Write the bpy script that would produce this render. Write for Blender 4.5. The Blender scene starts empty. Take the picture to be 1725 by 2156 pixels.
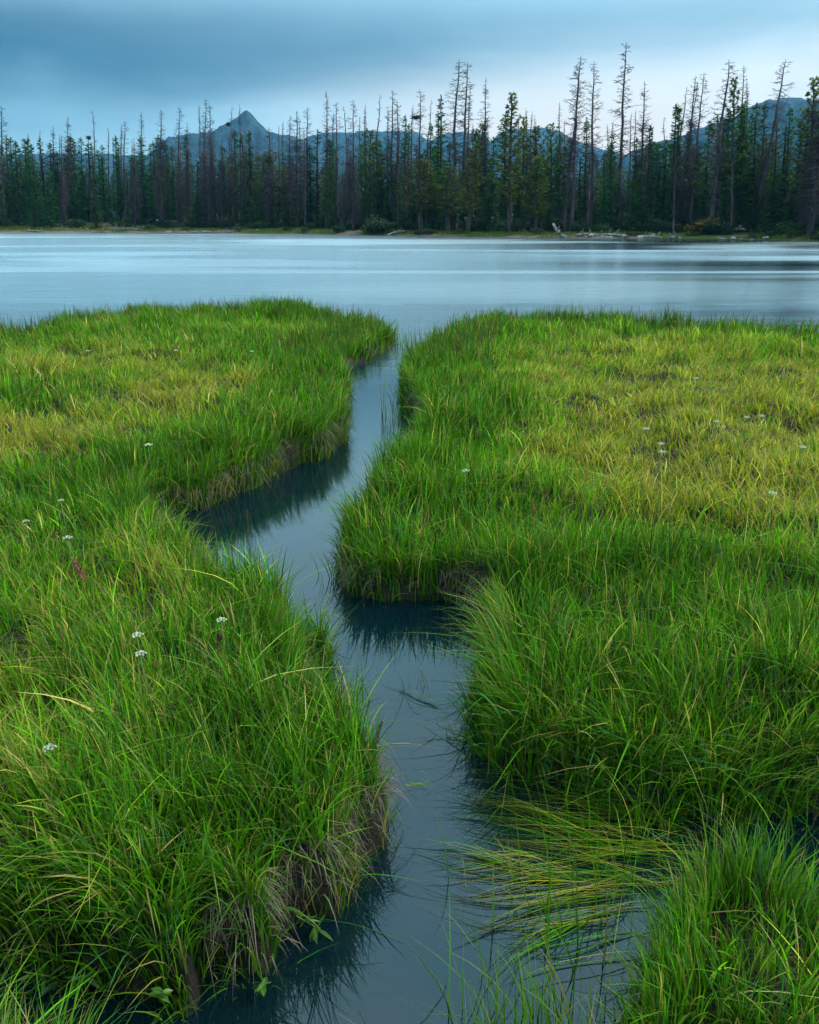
import bpy, math, random
import numpy as np
from mathutils import Vector, Quaternion, Matrix

random.seed(11)
RNG = np.random.default_rng(23)
S = bpy.context.scene
COL = S.collection

# ------------------------------------------------------------------ camera
CAM_H = 1.70
PITCH = math.atan((1078.0 - 458.0) / 1725.0)          # looking down on the creek
cam_d = bpy.data.cameras.new("camera")
cam_d.sensor_fit = 'HORIZONTAL'
cam_d.sensor_width = 24.0
cam_d.lens = 24.0
cam_d.clip_start = 0.05
cam_d.clip_end = 9000.0
cam = bpy.data.objects.new("camera", cam_d)
COL.objects.link(cam)
cam.location = (0, 0, CAM_H)
cam.rotation_euler = (math.radians(90) - PITCH, 0, 0)
S.camera = cam

# ------------------------------------------------------------------ light
SUN_AZ = math.radians(82.0)       # the brighter side of the overcast, ahead and to the right
SUN_EL = math.radians(36.0)
S.view_settings.view_transform = 'Standard'
S.view_settings.look = 'None'
S.view_settings.exposure = 1.5
S.view_settings.gamma = 1.0

sun_d = bpy.data.lights.new("sun", 'SUN')
sun_d.energy = 1.5
sun_d.angle = math.radians(30)
sun_d.color = (1.0, 0.93, 0.78)
sun = bpy.data.objects.new("sun", sun_d)
COL.objects.link(sun)
sd_ = Vector((math.sin(SUN_AZ) * math.cos(SUN_EL), math.cos(SUN_AZ) * math.cos(SUN_EL), math.sin(SUN_EL)))
sun.rotation_euler = sd_.to_track_quat('Z', 'Y').to_euler()

world = bpy.data.worlds.new("World")
S.world = world
world.use_nodes = True


class NT:
    """small helper round a node tree"""
    def __init__(self, tree, clear=True):
        self.t = tree
        if clear:
            tree.nodes.clear()

    def n(self, typ, **kw):
        nd = self.t.nodes.new(typ)
        for k, v in kw.items():
            setattr(nd, k, v)
        return nd

    def link(self, a, b):
        self.t.links.new(a, b)

    def put(self, sock, v):
        if isinstance(v, bpy.types.NodeSocket):
            self.t.links.new(v, sock)
        elif v is not None:
            if hasattr(sock.default_value, '__len__') and isinstance(v, (tuple, list)):
                if len(sock.default_value) == 4 and len(v) == 3:
                    v = (*v, 1.0)
            sock.default_value = v

    def math(self, op, a, b=None, c=None, clamp=False):
        nd = self.n('ShaderNodeMath', operation=op, use_clamp=clamp)
        for i, v in enumerate((a, b, c)):
            if v is not None:
                self.put(nd.inputs[i], v)
        return nd.outputs[0]

    def smooth(self, v, lo, hi, to0=0.0, to1=1.0):
        nd = self.n('ShaderNodeMapRange', interpolation_type='SMOOTHSTEP')
        self.put(nd.inputs[0], v)
        nd.inputs[1].default_value = lo
        nd.inputs[2].default_value = hi
        nd.inputs[3].default_value = to0
        nd.inputs[4].default_value = to1
        return nd.outputs[0]

    def mix(self, f, a, b, blend='MIX'):
        nd = self.n('ShaderNodeMix', data_type='RGBA', blend_type=blend)
        self.put(nd.inputs[0], f)
        self.put(nd.inputs[6], a)
        self.put(nd.inputs[7], b)
        return nd.outputs[2]

    def noise(self, vec, scale, detail=4.0, rough=0.55, dist=0.0):
        nd = self.n('ShaderNodeTexNoise')
        if vec is not None:
            self.put(nd.inputs['Vector'], vec)
        nd.inputs['Scale'].default_value = scale
        nd.inputs['Detail'].default_value = detail
        nd.inputs['Roughness'].default_value = rough
        nd.inputs['Distortion'].default_value = dist
        return nd.outputs['Fac']

    def vmul(self, vec, s):
        nd = self.n('ShaderNodeVectorMath', operation='MULTIPLY')
        self.put(nd.inputs[0], vec)
        nd.inputs[1].default_value = s
        return nd.outputs[0]

    def bump(self, h, strength=0.3, dist=0.05, normal=None):
        nd = self.n('ShaderNodeBump')
        nd.inputs['Strength'].default_value = strength
        nd.inputs['Distance'].default_value = dist
        self.put(nd.inputs['Height'], h)
        if normal is not None:
            self.put(nd.inputs['Normal'], normal)
        return nd.outputs[0]


def build_world():
    w = NT(world.node_tree)
    tc = w.n('ShaderNodeTexCoord')
    dirv = tc.outputs['Generated']
    sep = w.n('ShaderNodeSeparateXYZ')
    w.link(dirv, sep.inputs[0])
    x, y, z = sep.outputs
    n1 = w.noise(w.vmul(dirv, (1.3, 1.3, 7.0)), 1.6, 5.0, 0.5, 0.4)
    n2 = w.noise(w.vmul(dirv, (1.0, 1.0, 2.2)), 2.3, 4.0, 0.55, 0.3)
    # lower edge of the slate cloud deck, climbing to the right
    e = w.math('SUBTRACT', z, w.math('MULTIPLY_ADD', x, 0.085, 0.140))
    e = w.math('ADD', e, w.math('MULTIPLY', w.math('SUBTRACT', n1, 0.5), 0.11))
    deck = w.smooth(e, -0.035, 0.045)
    rx = w.smooth(w.math('ADD', x, w.math('MULTIPLY', w.math('SUBTRACT', n2, 0.5), 0.3)), -0.45, 0.42)
    below = w.mix(rx, (0.34, 0.62, 0.76), (0.78, 0.92, 1.00))
    above = w.mix(rx, (0.001, 0.10, 0.19), (0.29, 0.52, 0.66))
    above = w.mix(w.smooth(e, 0.02, 0.13), above, w.mix(0.28, above, (0.42, 0.68, 0.86)))
    col = w.mix(deck, below, above)
    n3 = w.noise(w.vmul(dirv, (1.0, 1.0, 3.2)), 5.0, 5.0, 0.55, 0.6)
    col = w.mix(1.0, col, w.mix(n3, (0.68, 0.75, 0.80), (1.30, 1.24, 1.19)), 'MULTIPLY')
    # warm gap over the ridge where the day is going down
    gx = w.math('ABSOLUTE', w.math('SUBTRACT', x, 0.20))
    g = w.math('MULTIPLY', w.smooth(gx, 0.03, 0.42, 1.0, 0.0), w.smooth(z, 0.075, 0.175, 1.0, 0.0))
    g = w.math('MULTIPLY', g, w.smooth(y, 0.0, 0.5))
    g = w.math('MULTIPLY', g, w.smooth(n1, 0.30, 0.62, 0.70, 1.0))
    col = w.mix(g, col, (1.02, 0.92, 0.82))
    # the overcast brightens towards the zenith
    hz = w.smooth(z, 0.17, 0.32)
    zen = w.mix(w.smooth(n2, 0.35, 0.65), (0.64, 1.22, 1.50), (0.90, 1.38, 1.60))
    col = w.mix(hz, col, zen)
    col = w.mix(w.smooth(z, 0.72, 1.0), col, (1.60, 1.72, 1.72))
    sky = w.n('ShaderNodeTexSky', sky_type='NISHITA')
    sky.sun_disc = False
    sky.sun_elevation = SUN_EL
    sky.sun_rotation = SUN_AZ
    b1 = w.n('ShaderNodeBackground')
    w.link(sky.outputs[0], b1.inputs[0])
    b1.inputs[1].default_value = 0.05
    b2 = w.n('ShaderNodeBackground')
    w.link(col, b2.inputs[0])
    b2.inputs[1].default_value = 0.41
    mx = w.n('ShaderNodeMixShader')
    mx.inputs[0].default_value = 0.90          # cloud cover
    w.link(b1.outputs[0], mx.inputs[1])
    w.link(b2.outputs[0], mx.inputs[2])
    out = w.n('ShaderNodeOutputWorld')
    w.link(mx.outputs[0], out.inputs[0])


build_world()
S.render.engine = 'CYCLES'
S.cycles.use_denoising = True
S.cycles.max_bounces = 7
S.cycles.diffuse_bounces = 3
S.cycles.glossy_bounces = 3
S.cycles.transmission_bounces = 4
S.cycles.transparent_max_bounces = 8
S.cycles.volume_bounces = 0
S.cycles.use_adaptive_sampling = True
S.cycles.adaptive_threshold = 0.02
S.cycles.caustics_reflective = False
S.cycles.caustics_refractive = False

# ------------------------------------------------------------------ geometry helpers
CP, SP = math.cos(PITCH), math.sin(PITCH)


def ray(px, py):
    u = (px - 862.5) / 1725.0
    v = (1078.0 - py) / 1725.0
    return u, CP + v * SP, -SP + v * CP


def ground_pt(px, py, z=0.0):
    a, b, c = ray(px, py)
    t = (z - CAM_H) / c
    return (a * t, b * t)


def at_dist(px, py, Y):
    a, b, c = ray(px, py)
    t = Y / b
    return Vector((a * t, Y, CAM_H + c * t))


def vnoise(x, y, seed=0):
    """value noise in [0,1]"""
    xi = np.floor(x).astype(np.int64)
    yi = np.floor(y).astype(np.int64)
    fx = x - xi
    fy = y - yi
    fx = fx * fx * (3 - 2 * fx)
    fy = fy * fy * (3 - 2 * fy)

    def h(a, b):
        n = (a * 374761393 + b * 668265263 + seed * 1442695041) & 0xFFFFFFFF
        n = ((n ^ (n >> 13)) * 1274126177) & 0xFFFFFFFF
        return ((n ^ (n >> 16)) & 0xFFFF) / 65535.0
    return ((h(xi, yi) * (1 - fx) + h(xi + 1, yi) * fx) * (1 - fy)
            + (h(xi, yi + 1) * (1 - fx) + h(xi + 1, yi + 1) * fx) * fy)


def fbm(x, y, oct=4, seed=0, gain=0.5):
    s = 0.0
    a = 1.0
    tot = 0.0
    for i in range(oct):
        s = s + a * vnoise(x * 2 ** i + 17.3 * i, y * 2 ** i - 9.1 * i, seed + i)
        tot += a
        a *= gain
    return s / tot


def sstep(a, b, v):
    t = np.clip((v - a) / (b - a), 0, 1)
    return t * t * (3 - 2 * t)


def signed_dist(px, py, polys):
    """positive inside any polygon, metres to the nearest edge"""
    best = np.full(px.shape, 1e9)
    inside = np.zeros(px.shape, bool)
    for P in polys:
        ins = np.zeros(px.shape, bool)
        n = len(P)
        for i in range(n):
            x0, y0 = P[i]
            x1, y1 = P[(i + 1) % n]
            dx, dy = x1 - x0, y1 - y0
            L2 = dx * dx + dy * dy + 1e-12
            t = np.clip(((px - x0) * dx + (py - y0) * dy) / L2, 0, 1)
            d2 = (px - x0 - t * dx) ** 2 + (py - y0 - t * dy) ** 2
            best = np.minimum(best, d2)
            if abs(dy) > 1e-9:
                c = ((y0 > py) != (y1 > py)) & (px < dx * (py - y0) / dy + x0)
                ins ^= c
        inside |= ins
    d = np.sqrt(best)
    return np.where(inside, d, -d)


def link_obj(name, me, mat=None, parent=None, **props):
    o = bpy.data.objects.new(name, me)
    COL.objects.link(o)
    if mat is not None and me is not None and not me.materials:
        me.materials.append(mat)
    if parent is not None:
        o.parent = parent
    for k, v in props.items():
        o[k] = v
    return o


def raw_mesh(name, co, loops, starts, totals, col=None, smooth=True):
    me = bpy.data.meshes.new(name)
    me.vertices.add(len(co))
    me.vertices.foreach_set("co", np.ascontiguousarray(co, np.float32).ravel())
    me.loops.add(len(loops))
    me.loops.foreach_set("vertex_index", np.ascontiguousarray(loops, np.int32))
    me.polygons.add(len(starts))
    me.polygons.foreach_set("loop_start", np.ascontiguousarray(starts, np.int32))
    me.polygons.foreach_set("loop_total", np.ascontiguousarray(totals, np.int32))
    if smooth:
        me.polygons.foreach_set("use_smooth", np.ones(len(starts), bool))
    if col is not None:
        at = me.attributes.new("tint", 'FLOAT_COLOR', 'POINT')
        c4 = np.ones((len(co), 4), np.float32)
        c4[:, :3] = col
        at.data.foreach_set("color", c4.ravel())
    me.update(calc_edges=True)
    me.validate()
    return me


def grid_mesh(name, xs, ys, zfun, smooth=True):
    X, Y = np.meshgrid(xs, ys)
    Z = zfun(X, Y)
    co = np.stack([X, Y, Z], -1).reshape(-1, 3)
    nx, ny = len(xs), len(ys)
    i = np.arange(ny - 1)[:, None] * nx + np.arange(nx - 1)[None, :]
    q = np.stack([i, i + 1, i + nx + 1, i + nx], -1).reshape(-1)
    n = (nx - 1) * (ny - 1)
    return raw_mesh(name, co, q, np.arange(n) * 4, np.full(n, 4), smooth=smooth)


def blade_mesh(name, root, h, lean_dir, bend, width, K, col0, col1, face=None, droop=0.0, curl=2.0):
    """ribbon blades: root (n,3), h, lean_dir (n,2), bend 0..1.., width"""
    n = len(root)
    t = np.linspace(0, 1, K + 1)
    if face is None:
        face = RNG.uniform(0, 2 * np.pi, n)
    wd = np.stack([np.cos(face), np.sin(face), np.zeros(n)], -1)
    verts = np.zeros((n, 2 * K + 1, 3))
    cols = np.zeros((n, 2 * K + 1, 3))
    side = RNG.normal(0, 0.05, (n, 2))
    for k in range(K + 1):
        tt = t[k]
        up = h * (tt - (0.35 * bend + droop) * tt ** 2.2)
        out = h * bend * tt ** curl
        p = root.copy()
        p[:, 0] += lean_dir[:, 0] * out + side[:, 0] * h * tt
        p[:, 1] += lean_dir[:, 1] * out + side[:, 1] * h * tt
        p[:, 2] += up
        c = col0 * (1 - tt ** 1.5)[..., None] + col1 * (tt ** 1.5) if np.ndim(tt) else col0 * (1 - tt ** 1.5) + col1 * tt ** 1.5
        if k < K:
            w = (width * 0.5 * (1 - 0.85 * tt ** 1.6))[:, None] * wd
            verts[:, 2 * k] = p - w
            verts[:, 2 * k + 1] = p + w
            cols[:, 2 * k] = c
            cols[:, 2 * k + 1] = c
        else:
            verts[:, 2 * K] = p
            cols[:, 2 * K] = c
    base = (np.arange(n) * (2 * K + 1))[:, None]
    tmpl, st, tot = [], [], []
    for k in range(K - 1):
        st.append(len(tmpl))
        tmpl += [2 * k, 2 * k + 1, 2 * k + 3, 2 * k + 2]
        tot.append(4)
    st.append(len(tmpl))
    tmpl += [2 * K - 2, 2 * K - 1, 2 * K]
    tot.append(3)
    L = len(tmpl)
    loops = (base + np.array(tmpl)[None, :]).ravel()
    starts = ((np.arange(n) * L)[:, None] + np.array(st)[None, :]).ravel()
    totals = np.tile(np.array(tot), n)
    return raw_mesh(name, verts.reshape(-1, 3), loops, starts, totals, cols.reshape(-1, 3))


class MB:
    """collects small shapes into one mesh"""
    def __init__(self):
        self.v, self.f, self.c = [], [], []

    def tube(self, pts, rad, sides=5, col=(1, 1, 1), cap=True):
        b = len(self.v)
        n = len(pts)
        pts = [Vector(p) for p in pts]
        for i, p in enumerate(pts):
            d = (pts[min(i + 1, n - 1)] - pts[max(i - 1, 0)])
            if d.length < 1e-9:
                d = Vector((0, 0, 1))
            d.normalize()
            a = d.orthogonal().normalized() if abs(d.z) < 0.9 else Vector((1, 0, 0)).cross(d).normalized()
            bb = d.cross(a)
            for s in range(sides):
                ang = 2 * math.pi * s / sides
                q = p + (a * math.cos(ang) + bb * math.sin(ang)) * rad[i]
                self.v.append(q[:])
                self.c.append(col)
        for i in range(n - 1):
            for s in range(sides):
                s2 = (s + 1) % sides
                self.f.append((b + i * sides + s, b + i * sides + s2, b + (i + 1) * sides + s2, b + (i + 1) * sides + s))
        if cap and sides > 2:
            self.f.append(tuple(b + (n - 1) * sides + s for s in range(sides)))
            self.f.append(tuple(b + s for s in reversed(range(sides))))

    def poly(self, pts, col=(1, 1, 1)):
        b = len(self.v)
        for p in pts:
            self.v.append(tuple(p))
            self.c.append(col)
        self.f.append(tuple(range(b, b + len(pts))))

    def mesh(self, name, smooth=True):
        loops = np.array([i for f in self.f for i in f], np.int32)
        tot = np.array([len(f) for f in self.f], np.int32)
        st = np.concatenate([[0], np.cumsum(tot)[:-1]])
        return raw_mesh(name, np.array(self.v), loops, st, tot, np.array(self.c), smooth)


def rock_mesh(name, seed, sx, sy, sz):
    r = random.Random(seed)
    import bmesh
    bm = bmesh.new()
    bmesh.ops.create_icosphere(bm, subdivisions=3, radius=1.0)
    planes = []
    for k in range(9):
        d = Vector((r.uniform(-1, 1), r.uniform(-1, 1), r.uniform(-0.6, 1))).normalized()
        planes.append((d, r.uniform(0.55, 0.85)))
    for v in bm.verts:
        c = v.co.copy()
        for d, o in planes:
            k = c.dot(d)
            if k > o:
                c -= d * (k - o) * 0.9
        q = c * 2.3
        j = 0.05 * math.sin(q.x * 3 + seed) * math.cos(q.y * 2.7) + 0.04 * math.sin(q.z * 5.1 + seed * 2)
        c *= 1 + j
        v.co = Vector((c.x * sx, c.y * sy, c.z * sz))
    me = bpy.data.meshes.new(name)
    bm.to_mesh(me)
    bm.free()
    return me


# ------------------------------------------------------------------ materials
def new_mat(name):
    m = bpy.data.materials.new(name)
    m.use_nodes = True
    return m, NT(m.node_tree)


def principled(w, color, rough=0.7, spec=0.3, normal=None):
    p = w.n('ShaderNodeBsdfPrincipled')
    w.put(p.inputs['Base Color'], color)
    w.put(p.inputs['Roughness'], rough)
    p.inputs['Specular IOR Level'].default_value = spec
    if normal is not None:
        w.link(normal, p.inputs['Normal'])
    return p


def out(w, shader):
    o = w.n('ShaderNodeOutputMaterial')
    w.link(shader, o.inputs['Surface'])


def leaf_material(name, trans=0.35, rough=0.45, spec=0.35, vary=0.0, bump=False):
    m, w = new_mat(name)
    a = w.n('ShaderNodeAttribute', attribute_name='tint')
    col = a.outputs['Color']
    if vary > 0:
        oi = w.n('ShaderNodeObjectInfo')
        hs = w.n('ShaderNodeHueSaturation')
        w.put(hs.inputs['Hue'], w.math('MULTIPLY_ADD', oi.outputs['Random'], vary * 0.30, 0.5 - vary * 0.17))
        w.put(hs.inputs['Value'], w.math('MULTIPLY_ADD', oi.outputs['Random'], vary * 1.2, 1.0 - vary * 0.6))
        w.link(col, hs.inputs['Color'])
        col = hs.outputs[0]
    p = principled(w, col, rough, spec)
    tr = w.n('ShaderNodeBsdfTranslucent')
    tc = w.mix(1.0, col, (1.15, 1.30, 0.45), 'MULTIPLY')
    w.link(tc, tr.inputs[0])
    mx = w.n('ShaderNodeMixShader')
    mx.inputs[0].default_value = trans
    w.link(p.outputs[0], mx.inputs[1])
    w.link(tr.outputs[0], mx.inputs[2])
    out(w, mx.outputs[0])
    return m


def mat_tint_wood(name, base, light, scale=6.0, rough=0.85):
    m, w = new_mat(name)
    tc = w.n('ShaderNodeTexCoord')
    oi = w.n('ShaderNodeObjectInfo')
    v = w.n('ShaderNodeVectorMath', operation='ADD')
    w.link(w.vmul(tc.outputs['Object'], (1, 1, 0.22)), v.inputs[0])
    w.link(oi.outputs['Location'], v.inputs[1])
    n = w.noise(v.outputs[0], scale, 6, 0.65)
    n2 = w.noise(v.outputs[0], scale * 0.22, 3, 0.5)
    f = w.math('ADD', w.smooth(n, 0.35, 0.7, 0, 0.6), w.smooth(n2, 0.58, 0.68, 0, 0.7), clamp=True)
    col = w.mix(f, base, light)
    p = principled(w, col, rough, 0.15, w.bump(n, 0.6, 0.03))
    out(w, p.outputs[0])
    return m


def mat_soil():
    m, w = new_mat('meadow_soil')
    g = w.n('ShaderNodeNewGeometry')
    n = w.noise(g.outputs['Position'], 9.0, 7, 0.65)
    n2 = w.noise(g.outputs['Position'], 60.0, 4, 0.6)
    col = w.mix(w.smooth(n, 0.35, 0.7), (0.005, 0.004, 0.003), (0.018, 0.014, 0.009))
    col = w.mix(w.smooth(n2, 0.55, 0.7, 0, 0.5), col, (0.045, 0.040, 0.02))
    p = principled(w, col, 0.75, 0.3, w.bump(w.math('ADD', n, w.math('MULTIPLY', n2, 0.4)), 0.9, 0.03))
    out(w, p.outputs[0])
    return m


def mat_shore():
    m, w = new_mat('forest_floor')
    g = w.n('ShaderNodeNewGeometry')
    n = w.noise(g.outputs['Position'], 0.22, 6, 0.62)
    n2 = w.noise(g.outputs['Position'], 2.6, 5, 0.6)
    n3 = w.noise(w.vmul(g.outputs['Position'], (0.6, 1.2, 1)), 0.09, 3, 0.5)
    soil = w.mix(n2, (0.08, 0.055, 0.042), (0.26, 0.19, 0.15))
    green = w.mix(n2, (0.025, 0.045, 0.012), (0.075, 0.10, 0.022))
    col = w.mix(w.smooth(w.math('ADD', n, w.math('MULTIPLY', w.math('SUBTRACT', n3, 0.5), 0.5)), 0.44, 0.56), green, soil)
    p = principled(w, col, 0.9, 0.15, w.bump(n2, 0.7, 0.15))
    out(w, p.outputs[0])
    return m


def mat_mountain():
    m, w = new_mat('mountain_rock')
    g = w.n('ShaderNodeNewGeometry')
    sepn = w.n('ShaderNodeSeparateXYZ')
    w.link(g.outputs['Normal'], sepn.inputs[0])
    sp = w.n('ShaderNodeSeparateXYZ')
    w.link(g.outputs['Position'], sp.inputs[0])
    n = w.noise(w.vmul(g.outputs['Position'], (1, 1, 1.6)), 0.012, 8, 0.65)
    n2 = w.noise(w.vmul(g.outputs['Position'], (1, 1, 0.35)), 0.05, 6, 0.6)
    rock = w.mix(w.smooth(n2, 0.42, 0.60), (0.002, 0.014, 0.028), (0.028, 0.046, 0.062))  # rock tones tinted blue, adding distance haze within the colour
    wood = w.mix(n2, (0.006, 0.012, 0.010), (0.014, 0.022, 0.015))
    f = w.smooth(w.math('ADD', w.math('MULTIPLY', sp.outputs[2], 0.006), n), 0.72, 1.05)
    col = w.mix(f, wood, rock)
    p = principled(w, col, 0.95, 0.1, w.bump(w.math('ADD', n, w.math('MULTIPLY', n2, 0.5)), 1.0, 9.0))
    out(w, p.outputs[0])
    return m


def mat_water():
    m, w = new_mat('lake_water')
    g = w.n('ShaderNodeNewGeometry')
    pos = g.outputs['Position']
    sp = w.n('ShaderNodeSeparateXYZ')
    w.link(pos, sp.inputs[0])
    # open water (beyond the meadow) is wind-rippled, the creek is sheltered
    openw = w.smooth(sp.outputs[1], 8.5, 12.0)
    streak = w.noise(w.vmul(pos, (0.030, 0.085, 1)), 1.0, 3, 0.5, 0.8)
    ripple = w.noise(w.vmul(pos, (0.8, 3.2, 1)), 1.0, 4, 0.6)
    fine = w.noise(w.vmul(pos, (3.0, 9.0, 1)), 1.0, 3, 0.5)
    # slicks in the lee of the near shore, right of the creek mouth
    lee = w.smooth(w.math('SUBTRACT', sp.outputs[0], w.math('MULTIPLY', sp.outputs[1], 0.10)), -4.0, 12.0)
    slick = w.math('MULTIPLY', lee, w.smooth(streak, 0.40, 0.60))
    rough = w.math('MULTIPLY', openw, w.math('SUBTRACT', w.smooth(streak, 0.30, 0.55, 0.23, 0.14), w.math('MULTIPLY', slick, 0.17)))
    rough = w.math('ADD', rough, w.smooth(sp.outputs[1], 2.2, 7.0, 0.02, 0.11))
    chop = w.noise(w.vmul(pos, (0.16, 0.75, 1)), 1.0, 3, 0.55)
    hgt = w.math('MULTIPLY', w.math('ADD', w.math('MULTIPLY_ADD', chop, 2.6, ripple), w.math('MULTIPLY', fine, 0.35)), openw)
    swirl = w.noise(w.vmul(pos, (1.5, 1.5, 1)), 1.6, 2, 0.5)
    nb = w.bump(w.math('ADD', hgt, w.math('MULTIPLY', swirl, 0.03)), 0.26, 0.08)
    gl = w.n('ShaderNodeBsdfGlossy')
    gl.inputs['Color'].default_value = (0.84, 0.96, 1.0, 1)
    w.put(gl.inputs['Roughness'], rough)
    w.link(nb, gl.inputs['Normal'])
    # turbid water: some light comes back from silt, some from the bed
    silt = w.noise(pos, 2.2, 5, 0.6)
    df = w.n('ShaderNodeBsdfDiffuse')
    w.put(df.inputs['Color'], w.mix(silt, (0.001, 0.010, 0.017), (0.002, 0.019, 0.030)))
    tr = w.n('ShaderNodeBsdfTransparent')
    tr.inputs[0].default_value = (0.30, 0.48, 0.46, 1)
    body = w.n('ShaderNodeMixShader')
    body.inputs[0].default_value = 0.62
    w.link(tr.outputs[0], body.inputs[1])
    w.link(df.outputs[0], body.inputs[2])
    fr = w.n('ShaderNodeFresnel')
    fr.inputs['IOR'].default_value = 1.72
    w.link(nb, fr.inputs['Normal'])
    mx = w.n('ShaderNodeMixShader')
    w.link(fr.outputs[0], mx.inputs[0])
    w.link(body.outputs[0], mx.inputs[1])
    w.link(gl.outputs[0], mx.inputs[2])
    out(w, mx.outputs[0])
    return m


def mat_bed():
    m, w = new_mat('creek_bed')
    g = w.n('ShaderNodeNewGeometry')
    n = w.noise(g.outputs['Position'], 7.0, 7, 0.7, 0.8)
    col = w.mix(w.smooth(n, 0.4, 0.62), (0.018, 0.022, 0.016), (0.085, 0.10, 0.075))
    out(w, principled(w, col, 0.9, 0.1).outputs[0])
    return m


def mat_plain(name, a, b, scale=8.0, rough=0.6, spec=0.3, bump=0.3):
    m, w = new_mat(name)
    tc = w.n('ShaderNodeTexCoord')
    n = w.noise(tc.outputs['Object'], scale, 6, 0.6)
    p = principled(w, w.mix(w.smooth(n, 0.3, 0.7), a, b), rough, spec, w.bump(n, bump, 0.03))
    out(w, p.outputs[0])
    return m


M_GRASS = leaf_material('grass_blade', 0.40, 0.5, 0.12)
M_NEEDLE = leaf_material('conifer_needles', 0.18, 0.7, 0.1, vary=0.28)
M_LEAF = leaf_material('shrub_leaf', 0.25, 0.5, 0.3, vary=0.25)
M_PLANT = leaf_material('broad_leaf', 0.3, 0.4, 0.4)
M_BARK_LIVE = mat_tint_wood('live_bark', (0.040, 0.032, 0.029), (0.11, 0.09, 0.08))
M_BARK_DEAD = mat_tint_wood('dead_bark', (0.034, 0.029, 0.033), (0.145, 0.118, 0.110))
M_TWIG = mat_tint_wood('dead_twig', (0.058, 0.047, 0.056), (0.125, 0.100, 0.108), 2.0)
M_LOG = mat_tint_wood('weathered_log', (0.16, 0.145, 0.135), (0.46, 0.43, 0.40), 5.0)
M_ROCK = mat_plain('shore_stone', (0.14, 0.13, 0.125), (0.42, 0.40, 0.38), 2.5, 0.85, 0.2, 0.6)
M_SOIL = mat_soil()
M_SHORE = mat_shore()
M_WATER = mat_water()
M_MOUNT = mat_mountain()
M_PETAL = mat_plain('umbel_petal', (0.42, 0.47, 0.30), (0.62, 0.66, 0.50), 120, 0.7, 0.2, 0.1)
M_STEM = mat_plain('flower_stem', (0.07, 0.14, 0.02), (0.12, 0.19, 0.04), 40, 0.5)
M_SEED = mat_plain('rusty_seed', (0.12, 0.05, 0.028), (0.22, 0.10, 0.055), 90, 0.8)
M_SEED_DARK = mat_plain('dark_seed', (0.035, 0.018, 0.012), (0.09, 0.045, 0.03), 90, 0.8)
M_NEST = mat_plain('nest_sticks', (0.02, 0.016, 0.014), (0.05, 0.04, 0.035), 3, 0.9)
M_TENT = mat_plain('tent_fabric', (0.015, 0.10, 0.16), (0.02, 0.13, 0.20), 2, 0.6, 0.3, 0.1)
M_TARP = mat_plain('tarp_fabric', (0.10, 0.38, 0.70), (0.16, 0.46, 0.78), 2, 0.5, 0.4, 0.2)

# ------------------------------------------------------------------ far shore and ground
_sh = [(-1400, 487), (-500, 487), (0, 489), (200, 489.5), (400, 490), (560, 492), (700, 493.5), (850, 496), (1000, 498.5),
       (1100, 500), (1200, 501), (1400, 502), (1560, 504.5), (1725, 508), (2200, 522), (3200, 560)]
_sp = [ground_pt(a, b) for a, b in _sh]
SHX = np.array([p[0] for p in _sp])
SHY = np.array([p[1] for p in _sp])


def shore_y(x):
    x = np.asarray(x, float)
    return np.interp(x, SHX, SHY) + 0.8 * (fbm(x * 0.25 + 3.0, x * 0 + 0.5, 3, 5) - 0.5) + 1.6 * (fbm(x * 0.07, x * 0 + 9.5, 2, 8) - 0.5)


def land_z(x, y):
    x = np.asarray(x, float)
    y = np.asarray(y, float)
    t = y - shore_y(x)
    left = sstep(5.0, -45.0, x)
    slope = 0.028 + 0.055 * left
    z = -0.9 + 0.9 * sstep(-5.0, 0.0, t) + 0.22 * sstep(-0.05, 0.5, t)
    tt = np.clip(t, 0, 55)
    z = z + slope * tt + sstep(0.5, 6, t) * ((fbm(x * 0.16, y * 0.16, 4, 31) - 0.45) * (0.5 + 1.3 * left))
    far = np.clip(y - 220, 0, 4000)
    return z + 6.0 * sstep(0, 700, far)


def build_ground():
    xs = np.concatenate([-np.geomspace(1500, 96, 18), np.arange(-92, 66, 0.9), np.geomspace(70, 1500, 18)])
    ys = np.concatenate([np.arange(42, 130, 0.9), np.geomspace(131, 2200, 30)])
    me = grid_mesh('ground', xs, ys, land_z)
    link_obj('ground', me, M_SHORE, kind='structure', label='brown and olive forest floor rising from the far lake shore')


build_ground()


def build_water():
    xs = np.concatenate([[-420, -200, -120], np.linspace(-60, 60, 13), [120, 200, 420]])
    ys = np.concatenate([[-6, -2], np.linspace(0, 120, 25), [160, 200]])
    me = grid_mesh('lake_water', xs, ys, lambda X, Y: np.zeros_like(X))
    link_obj('lake_water', me, M_WATER, kind='structure', label='pale wind-rippled lake with a calm creek leading into it')


build_water()

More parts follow.
